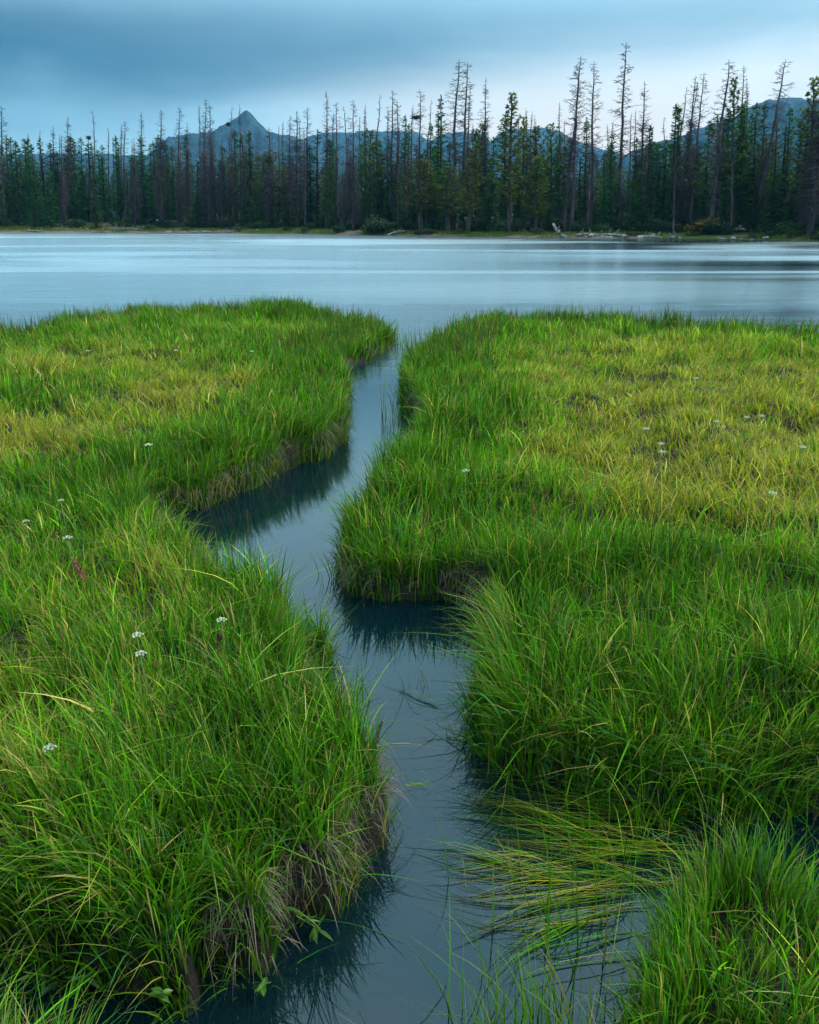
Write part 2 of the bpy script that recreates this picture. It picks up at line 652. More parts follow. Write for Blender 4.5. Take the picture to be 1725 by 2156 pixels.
# ------------------------------------------------------------------ mountains
def mountain(name, prof, D, seed, label, front=0.55, back=0.16):
    px = np.array([p[0] for p in prof], float)
    py = np.array([p[1] for p in prof], float)
    n = 360
    X = np.interp(np.linspace(0, 1, n), np.linspace(0, 1, len(px)), px)
    Yp = np.interp(X, px, py)
    u = (X - 862.5) / 1725.0
    v = (1078.0 - Yp) / 1725.0
    b = CP + v * SP
    xr = u / b * D
    zr = CAM_H + (-SP + v * CP) / b * D
    m = 70
    s = np.concatenate([np.linspace(-1, 0, 46), np.linspace(0, 1, m - 45)[1:]])
    SS, XR = np.meshgrid(s, xr, indexing='ij')
    ZR = np.broadcast_to(zr, SS.shape)
    a = np.abs(SS)
    reach = np.where(SS < 0, front, back) * D * 0.55
    Y = D + SS * reach
    spur = fbm(XR * 0.012 + seed, SS * 1.3 + 3, 5, seed, 0.55)
    ridged = 1 - np.abs(2 * fbm(XR * 0.02, Y * 0.011, 5, seed + 40, 0.55) - 1)
    fall = (1 - a) ** (1.25)
    Z = ZR * fall + (spur - 0.5) * ZR * 1.1 * np.sin(np.pi * np.clip(a, 0, 1)) + (ridged - 0.75) * 80 * np.clip(a * 6, 0, 1) * (1 - a)
    Z = np.minimum(Z, ZR * (1 - 0.25 * a) + 0.2)
    Z = Z + (fbm(XR * 0.09, Y * 0.05, 3, seed + 80) - 0.5) * 6.0 * np.clip(1 - a * 0.5, 0, 1)
    Z = np.where(a > 0.98, -2.0, Z)
    co = np.stack([XR * (Y / D) ** 0.0, Y, Z], -1).reshape(-1, 3)
    nx = n
    ny = len(s)
    i = np.arange(ny - 1)[:, None] * nx + np.arange(nx - 1)[None, :]
    q = np.stack([i, i + 1, i + nx + 1, i + nx], -1).reshape(-1)
    k = (nx - 1) * (ny - 1)
    me = raw_mesh(name, co, q, np.arange(k) * 4, np.full(k, 4), smooth=True)
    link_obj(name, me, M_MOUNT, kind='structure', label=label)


mountain('mountain_peak', [(330, 372), (350, 340), (366, 318), (380, 297), (392, 284), (405, 280), (425, 279), (440, 277), (452, 271), (470, 263),
                           (484, 255), (500, 248), (508, 242), (514, 237), (520, 235), (527, 237), (534, 244), (545, 256), (556, 268),
                           (566, 277), (580, 280), (592, 284), (606, 284), (620, 288), (640, 296), (670, 330), (690, 372)], 1400.0, 3,
         'blue rocky mountain with a pointed summit beyond the forest')
mountain('mountain_ridge', [(-500, 330), (-200, 322), (0, 326), (120, 322), (200, 324), (300, 326), (360, 330), (450, 318), (540, 300), (600, 290), (640, 292), (662, 284),
                            (690, 279), (730, 279), (770, 277), (800, 278), (826, 275), (860, 276), (880, 280), (893, 290), (903, 299),
                            (914, 293), (930, 283), (948, 279), (1000, 279), (1015, 281), (1024, 289), (1032, 297), (1038, 296), (1046, 286),
                            (1056, 277), (1070, 274), (1105, 274), (1122, 270), (1142, 268), (1165, 271), (1182, 278), (1200, 290), (1225, 300),
                            (1260, 312), (1300, 324), (1400, 345), (1600, 360), (2200, 350)], 1950.0, 7,
         'long flat-topped blue ridge with two notches behind the trees')
mountain('mountain_dome', [(1230, 372), (1262, 350), (1290, 333), (1330, 321), (1352, 311), (1380, 300), (1410, 294), (1440, 285), (1462, 272),
                           (1485, 265), (1520, 255), (1550, 243), (1570, 230), (1590, 219), (1615, 210), (1645, 206), (1690, 206),
                           (1730, 211), (1790, 226), (1900, 250), (2050, 290), (2250, 372)], 1300.0, 12,
         'broad rounded blue mountain beyond the forest')

# ------------------------------------------------------------------ meadow banks
GP = lambda pts: [ground_pt(a, b) for a, b in pts]
_left = GP([(-900, 775), (-400, 742), (0, 718), (130, 700), (250, 682), (330, 672), (450, 668), (600, 668), (680, 678), (740, 690), (800, 704),
            (824, 720), (822, 738), (790, 752), (745, 765), (716, 780), (722, 815), (722, 850), (714, 885), (711, 915), (704, 945), (672, 962), (630, 978),
            (590, 1000), (560, 1018), (515, 1034), (480, 1050), (440, 1068), (395, 1076), (335, 1086), (285, 1104), (300, 1125),
            (345, 1172), (420, 1230), (500, 1285), (560, 1322), (608, 1360), (640, 1392), (628, 1425), (645, 1500), (690, 1572), (745, 1632),
            (795, 1685), (842, 1735), (820, 1790), (772, 1830), (760, 1880), (752, 1915), (722, 1948), (668, 1972), (618, 2000), (600, 2036),
            (570, 2075), (505, 2080), (455, 2080), (425, 2125), (350, 2150), (290, 2138), (215, 2085), (120, 2052), (0, 2022), (-250, 1960), (-700, 1860), (-1500, 1500)])
_right = GP([(2700, 800), (2200, 760), (1900, 742), (1725, 728), (1600, 714), (1500, 704), (1400, 698), (1200, 692), (1050, 694), (990, 700), (940, 718), (905, 742), (868, 772),
             (860, 815), (858, 858), (884, 888), (900, 930), (868, 990), (815, 1042), (772, 1090), (738, 1150), (716, 1208), (736, 1236), (790, 1250),
             (850, 1262), (905, 1262), (960, 1268), (1010, 1310), (1012, 1365), (1006, 1430), (1012, 1490), (1028, 1560), (1054, 1618), (1110, 1644), (1200, 1660),
             (1300, 1675), (1420, 1690), (1520, 1706), (1620, 1712), (1800, 1706), (2300, 1600), (3400, 1300)])
_clump = GP([(1318, 2050), (1322, 2000), (1350, 1965), (1400, 1935), (1470, 1915), (1545, 1915), (1620, 1950), (1725, 2015), (1850, 2080), (2100, 2160), (2000, 2300), (1500, 2330), (1325, 2290), (1312, 2140)])
_under = [(-2.2, -2.5), (2.2, -2.5), (2.0, 0.62), (0.9, 0.80), (0.45, 0.86), (0.12, 0.86), (-0.18, 0.80), (-0.36, 0.82), (-0.48, 0.92), (-0.64, 1.05), (-1.0, 1.12), (-1.5, 1.12), (-2.2, 1.05)]
POLYS = [_left, _right, _clump, _under]


def edge_wobble(x, y):
    return (fbm(x * 3.4, y * 3.4, 3, 61) - 0.5) * 0.34


def meadow_sd(x, y):
    return signed_dist(x, y, POLYS) + edge_wobble(x, y) * 0.8


def top_h(x, y):
    d = np.hypot(x, y)
    return (0.18 + 0.10 * (fbm(x * 0.9, y * 0.9, 3, 77) - 0.5)) * (1 - 0.55 * sstep(8, 13, d))


def meadow_z(x, y, sd=None):
    if sd is None:
        sd = meadow_sd(x, y)
    h = top_h(x, y) * np.where((x > 0.36) & (y < 2.05), 0.45, 1.0)
    slump = sstep(0.42, 0.62, fbm(x * 1.4, y * 1.4, 2, 441)) * np.where((x < 0.12) & (y < 2.4), 0.15, 1.0)
    h = h * (1 - 0.6 * np.where((x > 0.2) & (y < 3.3), 1.0, 0.4) * slump * (1 - sstep(0.0, 0.40, sd)))
    s = sstep(-0.06, 0.025, sd)
    z = -0.32 * (1 - s) + h * s
    hum = (fbm(x * 2.3, y * 2.3, 3, 91, 0.42) - 0.5) * 0.27 * sstep(0.0, 0.12, sd)
    rough = (fbm(x * 16, y * 16, 2, 95) - 0.5) * 0.05 * sstep(-0.10, 0.0, sd)
    bed = (fbm(x * 2.0, y * 2.0, 3, 97) - 0.5) * 0.14 * (1 - s)
    return z + hum + rough + bed


def build_meadow():
    ys = np.concatenate([np.arange(-2.4, 0.7, 0.2), np.arange(0.7, 3.2, 0.025), np.arange(3.2, 6.5, 0.04), np.arange(6.5, 21, 0.09)])
    xs = np.concatenate([np.arange(-17, -4, 0.16), np.arange(-4, -1.6, 0.06), np.arange(-1.6, 1.8, 0.025), np.arange(1.8, 4, 0.06), np.arange(4, 17, 0.16)])
    me = grid_mesh('meadow_bank', xs, ys, meadow_z)
    link_obj('meadow_bank', me, M_SOIL, kind='structure', label='dark peaty soil of the meadow banks and creek bed')


build_meadow()

# ------------------------------------------------------------------ grass
G_DEEP = np.array((0.016, 0.100, 0.004))
G_MID = np.array((0.085, 0.325, 0.005))
G_YEL = np.array((0.36, 0.355, 0.020))
G_STRAW = np.array((0.44, 0.345, 0.11))
G_BLUE = np.array((0.030, 0.160, 0.045))


def grass_zone(x, y, sd):
    """dryness 0 (lush) .. 1 (straw) over the meadow"""
    n = fbm(x * 0.55, y * 0.55, 4, 101)
    n2 = fbm(x * 1.9, y * 1.9, 3, 131)
    inner = sstep(0.25, 1.5, sd)
    d = np.hypot(x, y)
    mid = sstep(3.2, 5.0, d) * (1 - 0.75 * sstep(9.5, 13.0, d))
    dry = 0.03 + inner * (0.10 + 1.05 * mid) * np.clip(0.2 + 2.0 * (n - 0.28), 0.15, 1.5) + (n2 - 0.5) * 0.55
    leftnear = sstep(-0.5, -1.1, x) * (1 - sstep(3.6, 4.6, d)) * (0.75 * n2 + 0.1)
    return np.clip(dry + leftnear, 0, 1)


def scatter(y0, y1, dens, margin=1.1):
    """tufted root positions between two distances, inside the wedge in front of the camera"""
    ymax = y1
    w = 0.56 * ymax + margin
    area = 2 * w * (y1 - y0)
    n = int(area * dens)
    nt = max(1, n // 14)
    tx = RNG.uniform(-w, w, nt)
    ty = RNG.uniform(y0, y1, nt)
    k = RNG.integers(0, nt, n)
    sp = 0.035 + 0.05 * RNG.random(nt)
    ox = RNG.normal(0, 1, n) * sp[k]
    oy = RNG.normal(0, 1, n) * sp[k]
    loose = RNG.random(n) < 0.35
    x = np.where(loose, RNG.uniform(-w, w, n), tx[k] + ox)
    y = np.where(loose, RNG.uniform(y0, y1, n), ty[k] + oy)
    ox = np.where(loose, RNG.normal(0, 0.05, n), ox)
    oy = np.where(loose, RNG.normal(0, 0.05, n), oy)
    ok = (np.abs(x) < 0.56 * y + margin) & (y > y0 - 0.1) & (y < y1 + 0.1)
    th = np.exp(RNG.normal(0, 0.24, nt))[k]
    tb = np.exp(RNG.normal(-0.04, 0.34, nt))[k]
    td = RNG.normal(0, 0.18, nt)[k]
    tw = RNG.choice(np.array((0.75, 1.0, 1.0, 1.9)), nt)[k]
    return x[ok], y[ok], ox[ok], oy[ok], th[ok], tb[ok], td[ok], tw[ok]


def edge_normal(x, y):
    e = 0.03
    gx = meadow_sd(x + e, y) - meadow_sd(x - e, y)
    gy = meadow_sd(x, y + e) - meadow_sd(x, y - e)
    L = np.hypot(gx, gy) + 1e-6
    return -gx / L, -gy / L        # points out over the water


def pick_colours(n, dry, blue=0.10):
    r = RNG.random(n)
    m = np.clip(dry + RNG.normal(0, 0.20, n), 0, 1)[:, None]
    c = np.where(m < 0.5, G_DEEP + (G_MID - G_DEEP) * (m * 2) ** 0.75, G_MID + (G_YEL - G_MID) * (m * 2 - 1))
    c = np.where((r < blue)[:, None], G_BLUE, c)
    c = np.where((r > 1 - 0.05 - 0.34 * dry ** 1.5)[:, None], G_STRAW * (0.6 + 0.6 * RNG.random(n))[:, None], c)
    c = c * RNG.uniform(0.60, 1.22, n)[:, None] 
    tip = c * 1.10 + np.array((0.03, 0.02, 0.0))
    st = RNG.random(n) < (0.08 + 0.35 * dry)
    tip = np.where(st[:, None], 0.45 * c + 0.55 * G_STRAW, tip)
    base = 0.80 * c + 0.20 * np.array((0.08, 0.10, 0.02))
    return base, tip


TOTAL = [0]


def grass_band(y0, y1, dens, K, wmul, name, label):
    x, y, ox, oy, th, tb, td, tw = scatter(y0, y1, dens)
    sd = meadow_sd(x, y)
    thin = np.clip(0.5 + 2.4 * (fbm(x * 5.5, y * 5.5, 3, 401) - 0.30), 0.45, 1.0)
    ok = (sd > -0.025) & (RNG.random(len(x)) < thin)
    x, y, ox, oy, th, tb, td, tw, sd = x[ok], y[ok], ox[ok], oy[ok], th[ok], tb[ok], td[ok], tw[ok], sd[ok]
    n = len(x)
    d = np.hypot(x, y)
    z = meadow_z(x, y, sd) - 0.01
    dry = np.clip(grass_zone(x, y, sd) + td, 0, 1)
    edge = 1 - sstep(0.08, 0.55, sd)
    hn = fbm(x * 1.1, y * 1.1, 3, 151)
    hn2 = np.clip(1.6 * (fbm(x * 3.2, y * 3.2, 2, 171) - 0.5) + 0.5, 0, 1)
    h = (0.132 + 0.045 * edge - 0.035 * dry) * (0.40 + 0.55 * hn + 0.90 * hn2) * RNG.uniform(0.5, 1.3, n) * th
    far = sstep(9.0, 12.5, d)
    h = np.minimum(h * (1 + far * (0.05 + 0.6 * fbm(x * 0.7, y * 0.7, 2, 421))), 0.29)
    h = h * np.where(y < 1.12, 0.72, 1.0)
    h = h * np.where((x > 0.36) & (y < 2.05), 0.62, 1.0)       # the low tussock
    # wind field plus the tuft's own splay, blades at the brink lean out over the water
    wa = 2 * np.pi * fbm(x * 0.35, y * 0.35, 2, 191) * 1.2 + 0.6
    wx, wy = np.cos(wa), np.sin(wa)
    splay = np.hypot(ox, oy) + 1e-6
    lx = 0.40 * wx + 0.9 * ox / splay * np.minimum(1, splay / 0.05) + RNG.normal(0, 0.5, n)
    ly = 0.40 * wy + 0.9 * oy / splay * np.minimum(1, splay / 0.05) + RNG.normal(0, 0.5, n)
    br = sd < 0.12
    if br.any():
        ex, ey = edge_normal(x[br], y[br])
        lx[br] += 0.7 * ex
        ly[br] += 0.7 * ey
    L = np.hypot(lx, ly) + 1e-6
    lean = np.stack([lx / L, ly / L], -1)
    bend = np.clip(RNG.gamma(2.0, 0.13, n) + 0.22 * dry + 0.05 * edge, 0.02, 1.15)
    mat = RNG.random(n) < 0.12
    bend = np.where(mat, RNG.uniform(0.8, 1.6, n), bend)
    am = RNG.uniform(0, 2 * np.pi, n)
    lean = np.where(mat[:, None], np.stack([np.cos(am), np.sin(am)], -1), lean)
    width = RNG.uniform(0.0030, 0.0056, n) * wmul * tw
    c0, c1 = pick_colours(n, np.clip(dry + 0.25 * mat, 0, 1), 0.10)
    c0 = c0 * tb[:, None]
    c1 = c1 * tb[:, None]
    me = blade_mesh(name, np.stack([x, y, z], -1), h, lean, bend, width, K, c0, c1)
    TOTAL[0] += n
    link_obj(name, me, M_GRASS, kind='stuff', label=label)


grass_band(0.62, 2.2, 8000, 5, 1.00, 'foreground_grass', 'long green grass blades on the banks beside the creek mouth and tussock')
grass_band(2.2, 3.6, 7400, 5, 1.05, 'bank_grass', 'lush green grass on the creek banks in the near meadow')
grass_band(3.6, 6.0, 5200, 4, 1.35, 'meadow_grass', 'green and yellow meadow grass beside the bend of the creek')
grass_band(6.0, 9.5, 3200, 3, 1.7, 'dry_meadow_grass', 'yellowing meadow grass in the middle of the meadow')
grass_band(9.5, 17.5, 1900, 2, 2.5, 'lakeside_grass', 'tall dark green grass along the edge of the lake')


def brink_points(y0, y1, n, lo=-0.01, hi=0.06):
    xs, ys, k = [], [], 0
    while k < n:
        m = n * 30
        y = RNG.uniform(y0, y1, m)
        x = RNG.uniform(-1, 1, m) * (0.56 * y + 0.8)
        sd = meadow_sd(x, y)
        ok = (sd > lo) & (sd < hi)
        xs.append(x[ok])
        ys.append(y[ok])
        k += ok.sum()
        if ok.sum() == 0:
            break
    return np.concatenate(xs)[:n], np.concatenate(ys)[:n]


def brink_grass():
    """longer blades that arch out over the water along every bank"""
    x, y = brink_points(0.9, 9.0, 22000, -0.03, 0.10)
    lush = ((x > 0.32) & (y > 2.0) & (y < 3.1)) | ((x < -0.5) & (y < 1.75))
    keep = (fbm(x * 3.0, y * 3.0, 2, 221) > 0.42) | lush
    x, y = x[keep], y[keep]
    n = len(x)
    ex, ey = edge_normal(x, y)
    a = RNG.normal(0, 0.6, n)
    lean = np.stack([ex * np.cos(a) - ey * np.sin(a), ex * np.sin(a) + ey * np.cos(a)], -1)
    d = np.hypot(x, y)
    lush = ((x > 0.32) & (y > 2.0) & (y < 3.1)) | ((x < -0.5) & (y < 1.75))
    h = RNG.uniform(0.10, 0.26, n) * np.where(lush & (x > 0), 1.45, 1.0)
    bend = np.clip(RNG.gamma(2.2, 0.16, n) + 0.35 * lush * RNG.random(n), 0.05, 1.3)
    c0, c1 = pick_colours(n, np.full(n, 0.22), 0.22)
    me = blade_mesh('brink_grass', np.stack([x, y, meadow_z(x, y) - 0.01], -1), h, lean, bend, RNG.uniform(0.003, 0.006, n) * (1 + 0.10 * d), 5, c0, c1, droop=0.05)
    link_obj('brink_grass', me, M_GRASS, kind='stuff', label='arching green sedge leaning out from the bank edges over the creek')
    # withered thatch hanging down the cut banks
    x, y = brink_points(0.9, 7.5, 9000, -0.005, 0.05)
    keep = (fbm(x * 2.2, y * 2.2, 3, 211) > 0.42) & ~((x > 0.12) & (y > 1.75) & (y < 3.25)) & ~((x < -0.52) & (y < 1.8))
    x, y = x[keep], y[keep]
    n = len(x)
    ex, ey = edge_normal(x, y)
    a = RNG.normal(0, 0.5, n)
    lean = np.stack([ex * np.cos(a) - ey * np.sin(a), ex * np.sin(a) + ey * np.cos(a)], -1)
    h = RNG.uniform(0.06, 0.16, n)
    z = np.maximum(meadow_z(x, y) - 0.01, 0.03) + RNG.uniform(-0.02, 0.02, n)
    k = RNG.random(n)[:, None]
    c = np.array((0.12, 0.095, 0.07)) * (1 - k) + np.array((0.34, 0.29, 0.23)) * k
    me = blade_mesh('dead_thatch', np.stack([x, y, z], -1), h, lean, RNG.uniform(0.4, 0.9, n), RNG.uniform(0.002, 0.004, n) * (1 + 0.08 * np.hypot(x, y)), 4, c * 0.7, c, droop=1.15, curl=1.2)
    link_obj('dead_thatch', me, M_GRASS, kind='stuff', label='withered grey brown grass hanging down the cut creek banks')


brink_grass()


def floating_sedge():
    """long blades lying on the water, trailing from the tussock and bank towards the creek"""
    bundles = [((935, 1612), (1330, 1668), 46), ((975, 1640), (1420, 1690), 60), ((1030, 1672), (1480, 1712), 60), ((1080, 1705), (1520, 1735), 56),
               ((945, 1722), (1360, 1790), 56), ((925, 1742), (1330, 1812), 50), ((960, 1775), (1400, 1830), 46), ((905, 1812), (1330, 1838), 64),
               ((925, 1886), (1345, 1885), 54), ((960, 1920), (1345, 1915), 30), ((1010, 2020), (1335, 1925), 34), ((1060, 1975), (1335, 1950), 26), ((915, 1770), (1420, 1775), 40), ((990, 1700), (1460, 1765), 40),
               ((1150, 1750), (1560, 1752), 40), ((860, 1505), (1010, 1590), 16), ((880, 1430), (1000, 1530), 14), ((925, 1672), (838, 1648), 12),
               ((1120, 1830), (1480, 1790), 36)]
    V, Lp, St, Tt, Cc = [], [], [], [], []
    K = 9
    vi = 0
    for tip, root, cnt in bundles:
        tx, ty = ground_pt(*tip)
        rx, ry = ground_pt(*root)
        ln = math.hypot(tx - rx, ty - ry)
        for i in range(int(cnt * 0.45)):
            if i % 6 == 0:
                sg = (max(0.0, RNG.normal(0.18, 0.28)), 1.06 - abs(RNG.normal(0, 0.18)), RNG.normal(0, 0.055) * ln / 0.5, RNG.normal(0, 0.070) * ln / 0.5, RNG.normal(0, 0.06))
            f0 = sg[0] + RNG.normal(0, 0.06)
            f1 = sg[1] + RNG.normal(0, 0.07)
            if f1 - f0 < 0.25:
                f1 = f0 + 0.35
            oy0, oy1 = sg[2] + RNG.normal(0, 0.008), sg[3] + RNG.normal(0, 0.016)
            nx, ny = -(ty - ry) / ln, (tx - rx) / ln
            sway = sg[4] + RNG.normal(0, 0.008)
            arch = max(0.0, RNG.normal(-0.01, 0.035))
            z0 = RNG.uniform(0.003, 0.016)
            wdt = RNG.uniform(0.0020, 0.0042)
            r = RNG.random()
            c = G_MID * RNG.uniform(0.8, 1.4) if r < 0.5 else (G_YEL * RNG.uniform(0.8, 1.2) if r < 0.8 else G_STRAW * RNG.uniform(0.7, 1.2))
            for k in range(K + 1):
                t = k / K
                f = f0 + (f1 - f0) * t
                off = oy0 + (oy1 - oy0) * f + sway * math.sin(t * 3.0) * t
                x = rx + (tx - rx) * f + nx * off
                y = ry + (ty - ry) * f + ny * off
                z = z0 + arch * math.sin(math.pi * min(1, t * 1.1)) + (0.004 * math.sin(t * 9 + i))
                z = max(z, 0.003)
                wk = wdt * 0.5 * (1 - 0.9 * t ** 2) * (0.5 + 0.5 * min(1, t * 6))
                if k < K:
                    V.append((x - nx * wk, y - ny * wk, z))
                    V.append((x + nx * wk, y + ny * wk, z + 0.001))
                    Cc += [c, c * (1 - 0.3 * t) + G_STRAW * 0.3 * t]
                else:
                    V.append((x, y, z))
                    Cc.append(0.5 * c + 0.5 * G_STRAW)
            for k in range(K - 1):
                St.append(len(Lp))
                Lp += [vi + 2 * k, vi + 2 * k + 1, vi + 2 * k + 3, vi + 2 * k + 2]
                Tt.append(4)
            St.append(len(Lp))
            Lp += [vi + 2 * K - 2, vi + 2 * K - 1, vi + 2 * K]
            Tt.append(3)
            vi += 2 * K + 1
    me = raw_mesh('floating_sedge', np.array(V), np.array(Lp), np.array(St), np.array(Tt), np.array(Cc))
    link_obj('floating_sedge', me, M_GRASS, kind='stuff', label='long yellow green sedge blades floating flat on the dark creek water')


floating_sedge()


def emergent():
    """thin stems standing in the shallow water"""
    spots = [((1100, 2200), 0.16, 90, 0.30), ((1200, 2240), 0.14, 70, 0.28), ((1040, 2290), 0.1, 40, 0.30), ((1180, 1960), 0.12, 26, 0.26), ((1260, 1880), 0.12, 22, 0.25),
             ((1100, 1850), 0.16, 14, 0.2), ((1230, 1760), 0.2, 30, 0.25), ((1400, 1740), 0.2, 40, 0.28), ((735, 1470), 0.06, 18, 0.16), ((700, 1440), 0.06, 14, 0.18),
             ((880, 1450), 0.04, 7, 0.14), ((850, 880), 0.18, 40, 0.40), ((838, 905), 0.16, 26, 0.25), ((836, 730), 0.3, 60, 0.35), ((880, 765), 0.25, 60, 0.4), ((1020, 1590), 0.1, 30, 0.22),
             ((640, 1390), 0.05, 14, 0.15), ((1640, 1760), 0.25, 40, 0.3), ((1290, 1690), 0.2, 40, 0.25), ((720, 1225), 0.08, 30, 0.16)]
    R, H, Ln = [], [], []
    for p, sp, cnt, hh in spots:
        cx, cy = ground_pt(*p)
        for i in range(cnt):
            R.append((cx + RNG.normal(0, sp * 0.6), cy + RNG.normal(0, sp * 0.5), -0.05))
            H.append(hh * RNG.uniform(0.5, 1.25) + 0.05)
            a = RNG.uniform(0, 2 * np.pi) if RNG.random() < 0.4 else RNG.normal(np.pi, 0.6)
            Ln.append((math.cos(a), math.sin(a)))
    R, H, Ln = np.array(R), np.array(H), np.array(Ln)
    n = len(R)
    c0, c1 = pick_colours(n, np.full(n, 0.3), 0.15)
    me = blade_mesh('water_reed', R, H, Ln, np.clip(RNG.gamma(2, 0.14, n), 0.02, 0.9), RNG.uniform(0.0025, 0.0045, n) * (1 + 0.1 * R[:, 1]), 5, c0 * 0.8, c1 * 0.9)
    link_obj('water_reed', me, M_GRASS, kind='stuff', label='thin reeds and sedge stems standing in the creek water')
    # flowering grass heads along the lake edge
    m = 2600
    y = RNG.uniform(9.0, 17, m * 6)
    x = RNG.uniform(-1, 1, m * 6) * (0.56 * y + 1)
    s = meadow_sd(x, y)
    ok = (s > 0.02) & (s < 0.9)
    x, y, s = x[ok][:m], y[ok][:m], s[ok][:m]
    n = len(x)
    a = RNG.uniform(0, 2 * np.pi, n)
    c = np.where((RNG.random(n) < 0.35)[:, None], np.array((0.13, 0.075, 0.035)), np.array((0.06, 0.13, 0.03)))
    me = blade_mesh('seeding_grass', np.stack([x, y, meadow_z(x, y, s)], -1), RNG.uniform(0.20, 0.40, n), np.stack([np.cos(a), np.sin(a)], -1), RNG.uniform(0.02, 0.3, n), np.full(n, 0.012), 3, c * 0.8, c)
    link_obj('seeding_grass', me, M_GRASS, kind='stuff', label='tall seeding grass stalks fringing the meadow against the lake')


emergent()

# ------------------------------------------------------------------ far shore grass
def shore_grass():
    n = 26000
    x = RNG.uniform(-75, 50, n)
    t = np.abs(RNG.normal(0, 2.6, n)) + 0.1
    y = shore_y(x) + t
    mask = fbm(x * 0.18, y * 0.18, 3, 301) > 0.36 + 0.10 * sstep(0, 6, t)
    x, y, t = x[mask], y[mask], t[mask]
    n = len(x)
    h = RNG.uniform(0.12, 0.42, n)
    a = RNG.uniform(0, 2 * np.pi, n)
    k = np.clip(fbm(x * 0.3, y * 0.3, 2, 311) + RNG.normal(0, 0.15, n), 0, 1)[:, None]
    c = np.array((0.045, 0.115, 0.012)) * (1 - k) + np.array((0.22, 0.24, 0.03)) * k
    me = blade_mesh('shore_grass', np.stack([x, y, land_z(x, y) - 0.02], -1), h, np.stack([np.cos(a), np.sin(a)], -1), RNG.uniform(0.1, 0.8, n), RNG.uniform(0.03, 0.07, n), 2, c, c * 1.2)
    link_obj('shore_grass', me, M_GRASS, kind='stuff', label='green and olive grass strip along the far lake shore')


shore_grass()

# ------------------------------------------------------------------ trees
def jitter(v, s, r):
    return v + Vector((r.uniform(-s, s), r.uniform(-s, s), r.uniform(-s, s)))


TH = 10.0   # prototype height


def trunk_pts(r, H, wob, n=14):
    pts = []
    x = y = 0.0
    for i in range(n):
        t = i / (n - 1)
        x += r.uniform(-wob, wob) * (0.3 + t)
        y += r.uniform(-wob, wob) * (0.3 + t)
        pts.append(Vector((x, y, t * H)))
    return pts


def along(pts, t):
    f = t * (len(pts) - 1)
    i = min(int(f), len(pts) - 2)
    return pts[i].lerp(pts[i + 1], f - i)


def spray(mb, p, d, ln, w, col, r):
    """a small ragged needle spray"""
    side = d.cross(Vector((0, 0, 1)))
    if side.length < 1e-4:
        side = Vector((1, 0, 0))
    side.normalize()
    nrm = side.cross(d).normalized()
    side = (side * math.cos(0.6) + nrm * r.uniform(-0.7, 0.7)).normalized()
    a = p + side * w * r.uniform(0.3, 0.6) + d * ln * r.uniform(0.2, 0.45)
    b = p - side * w * r.uniform(0.3, 0.6) + d * ln * r.uniform(0.2, 0.45)
    tip = p + d * ln
    mb.poly((p, b, tip, a), col)


def spruce_proto(seed, radius=0.75, bare=0.06, dens=1.0, tier=0.30, droop=-0.25, patchy=0.0, base_col=(0.038, 0.125, 0.024)):
    r = random.Random(seed)
    tr, cr = MB(), MB()
    pts = trunk_pts(r, TH, 0.025)
    rad = [0.14 * (1 - t / (len(pts) - 1)) ** 0.9 + 0.012 for t in range(len(pts))]
    tr.tube(pts, rad, 7)
    z = bare * TH
    lop = [r.uniform(0.7, 1.25) for _ in range(8)]
    while z < TH * 0.985:
        t = z / TH
        env = radius * (1 - t) ** 0.72 * (0.55 + 0.45 * min(1, (t - bare) / 0.10 + 0.3)) + 0.05
        nb = max(4, int((9 * (1 - t) + 4) * dens))
        for k in range(nb):
            a = r.uniform(0, 2 * math.pi)
            if r.random() < patchy:
                continue
            L = env * r.uniform(0.6, 1.15) * lop[int(a / (2 * math.pi) * 8) % 8]
            o = along(pts, t) + Vector((0, 0, r.uniform(-0.12, 0.12)))
            out_d = Vector((math.cos(a), math.sin(a), droop + 0.75 * t + r.uniform(-0.15, 0.15)))
            out_d.normalize()
            ns = max(2, int(L / 0.11))
            shade = r.uniform(0.65, 1.35)
            col = tuple(c * shade for c in base_col)
            for s in range(ns):
                f = (s + 0.6) / ns
                p = o + out_d * (L * f) + Vector((0, 0, 0.16 * L * f * f))
                for q in (-1, 1):
                    da = a + q * r.uniform(0.3, 1.0)
                    dd = Vector((math.cos(da), math.sin(da), r.uniform(-0.45, 0.25))).normalized()
                    ln = r.uniform(0.13, 0.26) * (1.15 - 0.45 * f)
                    spray(cr, p, dd, ln, ln * 0.75, col, r)
            spray(cr, o + out_d * L * 0.85, out_d, 0.22, 0.12, col, r)
        z += tier * (0.55 + 0.6 * (1 - t)) * r.uniform(0.7, 1.2)
    for k in range(10):
        p = along(pts, 0.95 + 0.005 * k)
        a = r.uniform(0, 6.28)
        spray(cr, p, Vector((math.cos(a) * 0.6, math.sin(a) * 0.6, 1)).normalized(), 0.22, 0.10, base_col, r)
    return tr.mesh('spruce_trunk'), cr.mesh('spruce_crown', False)


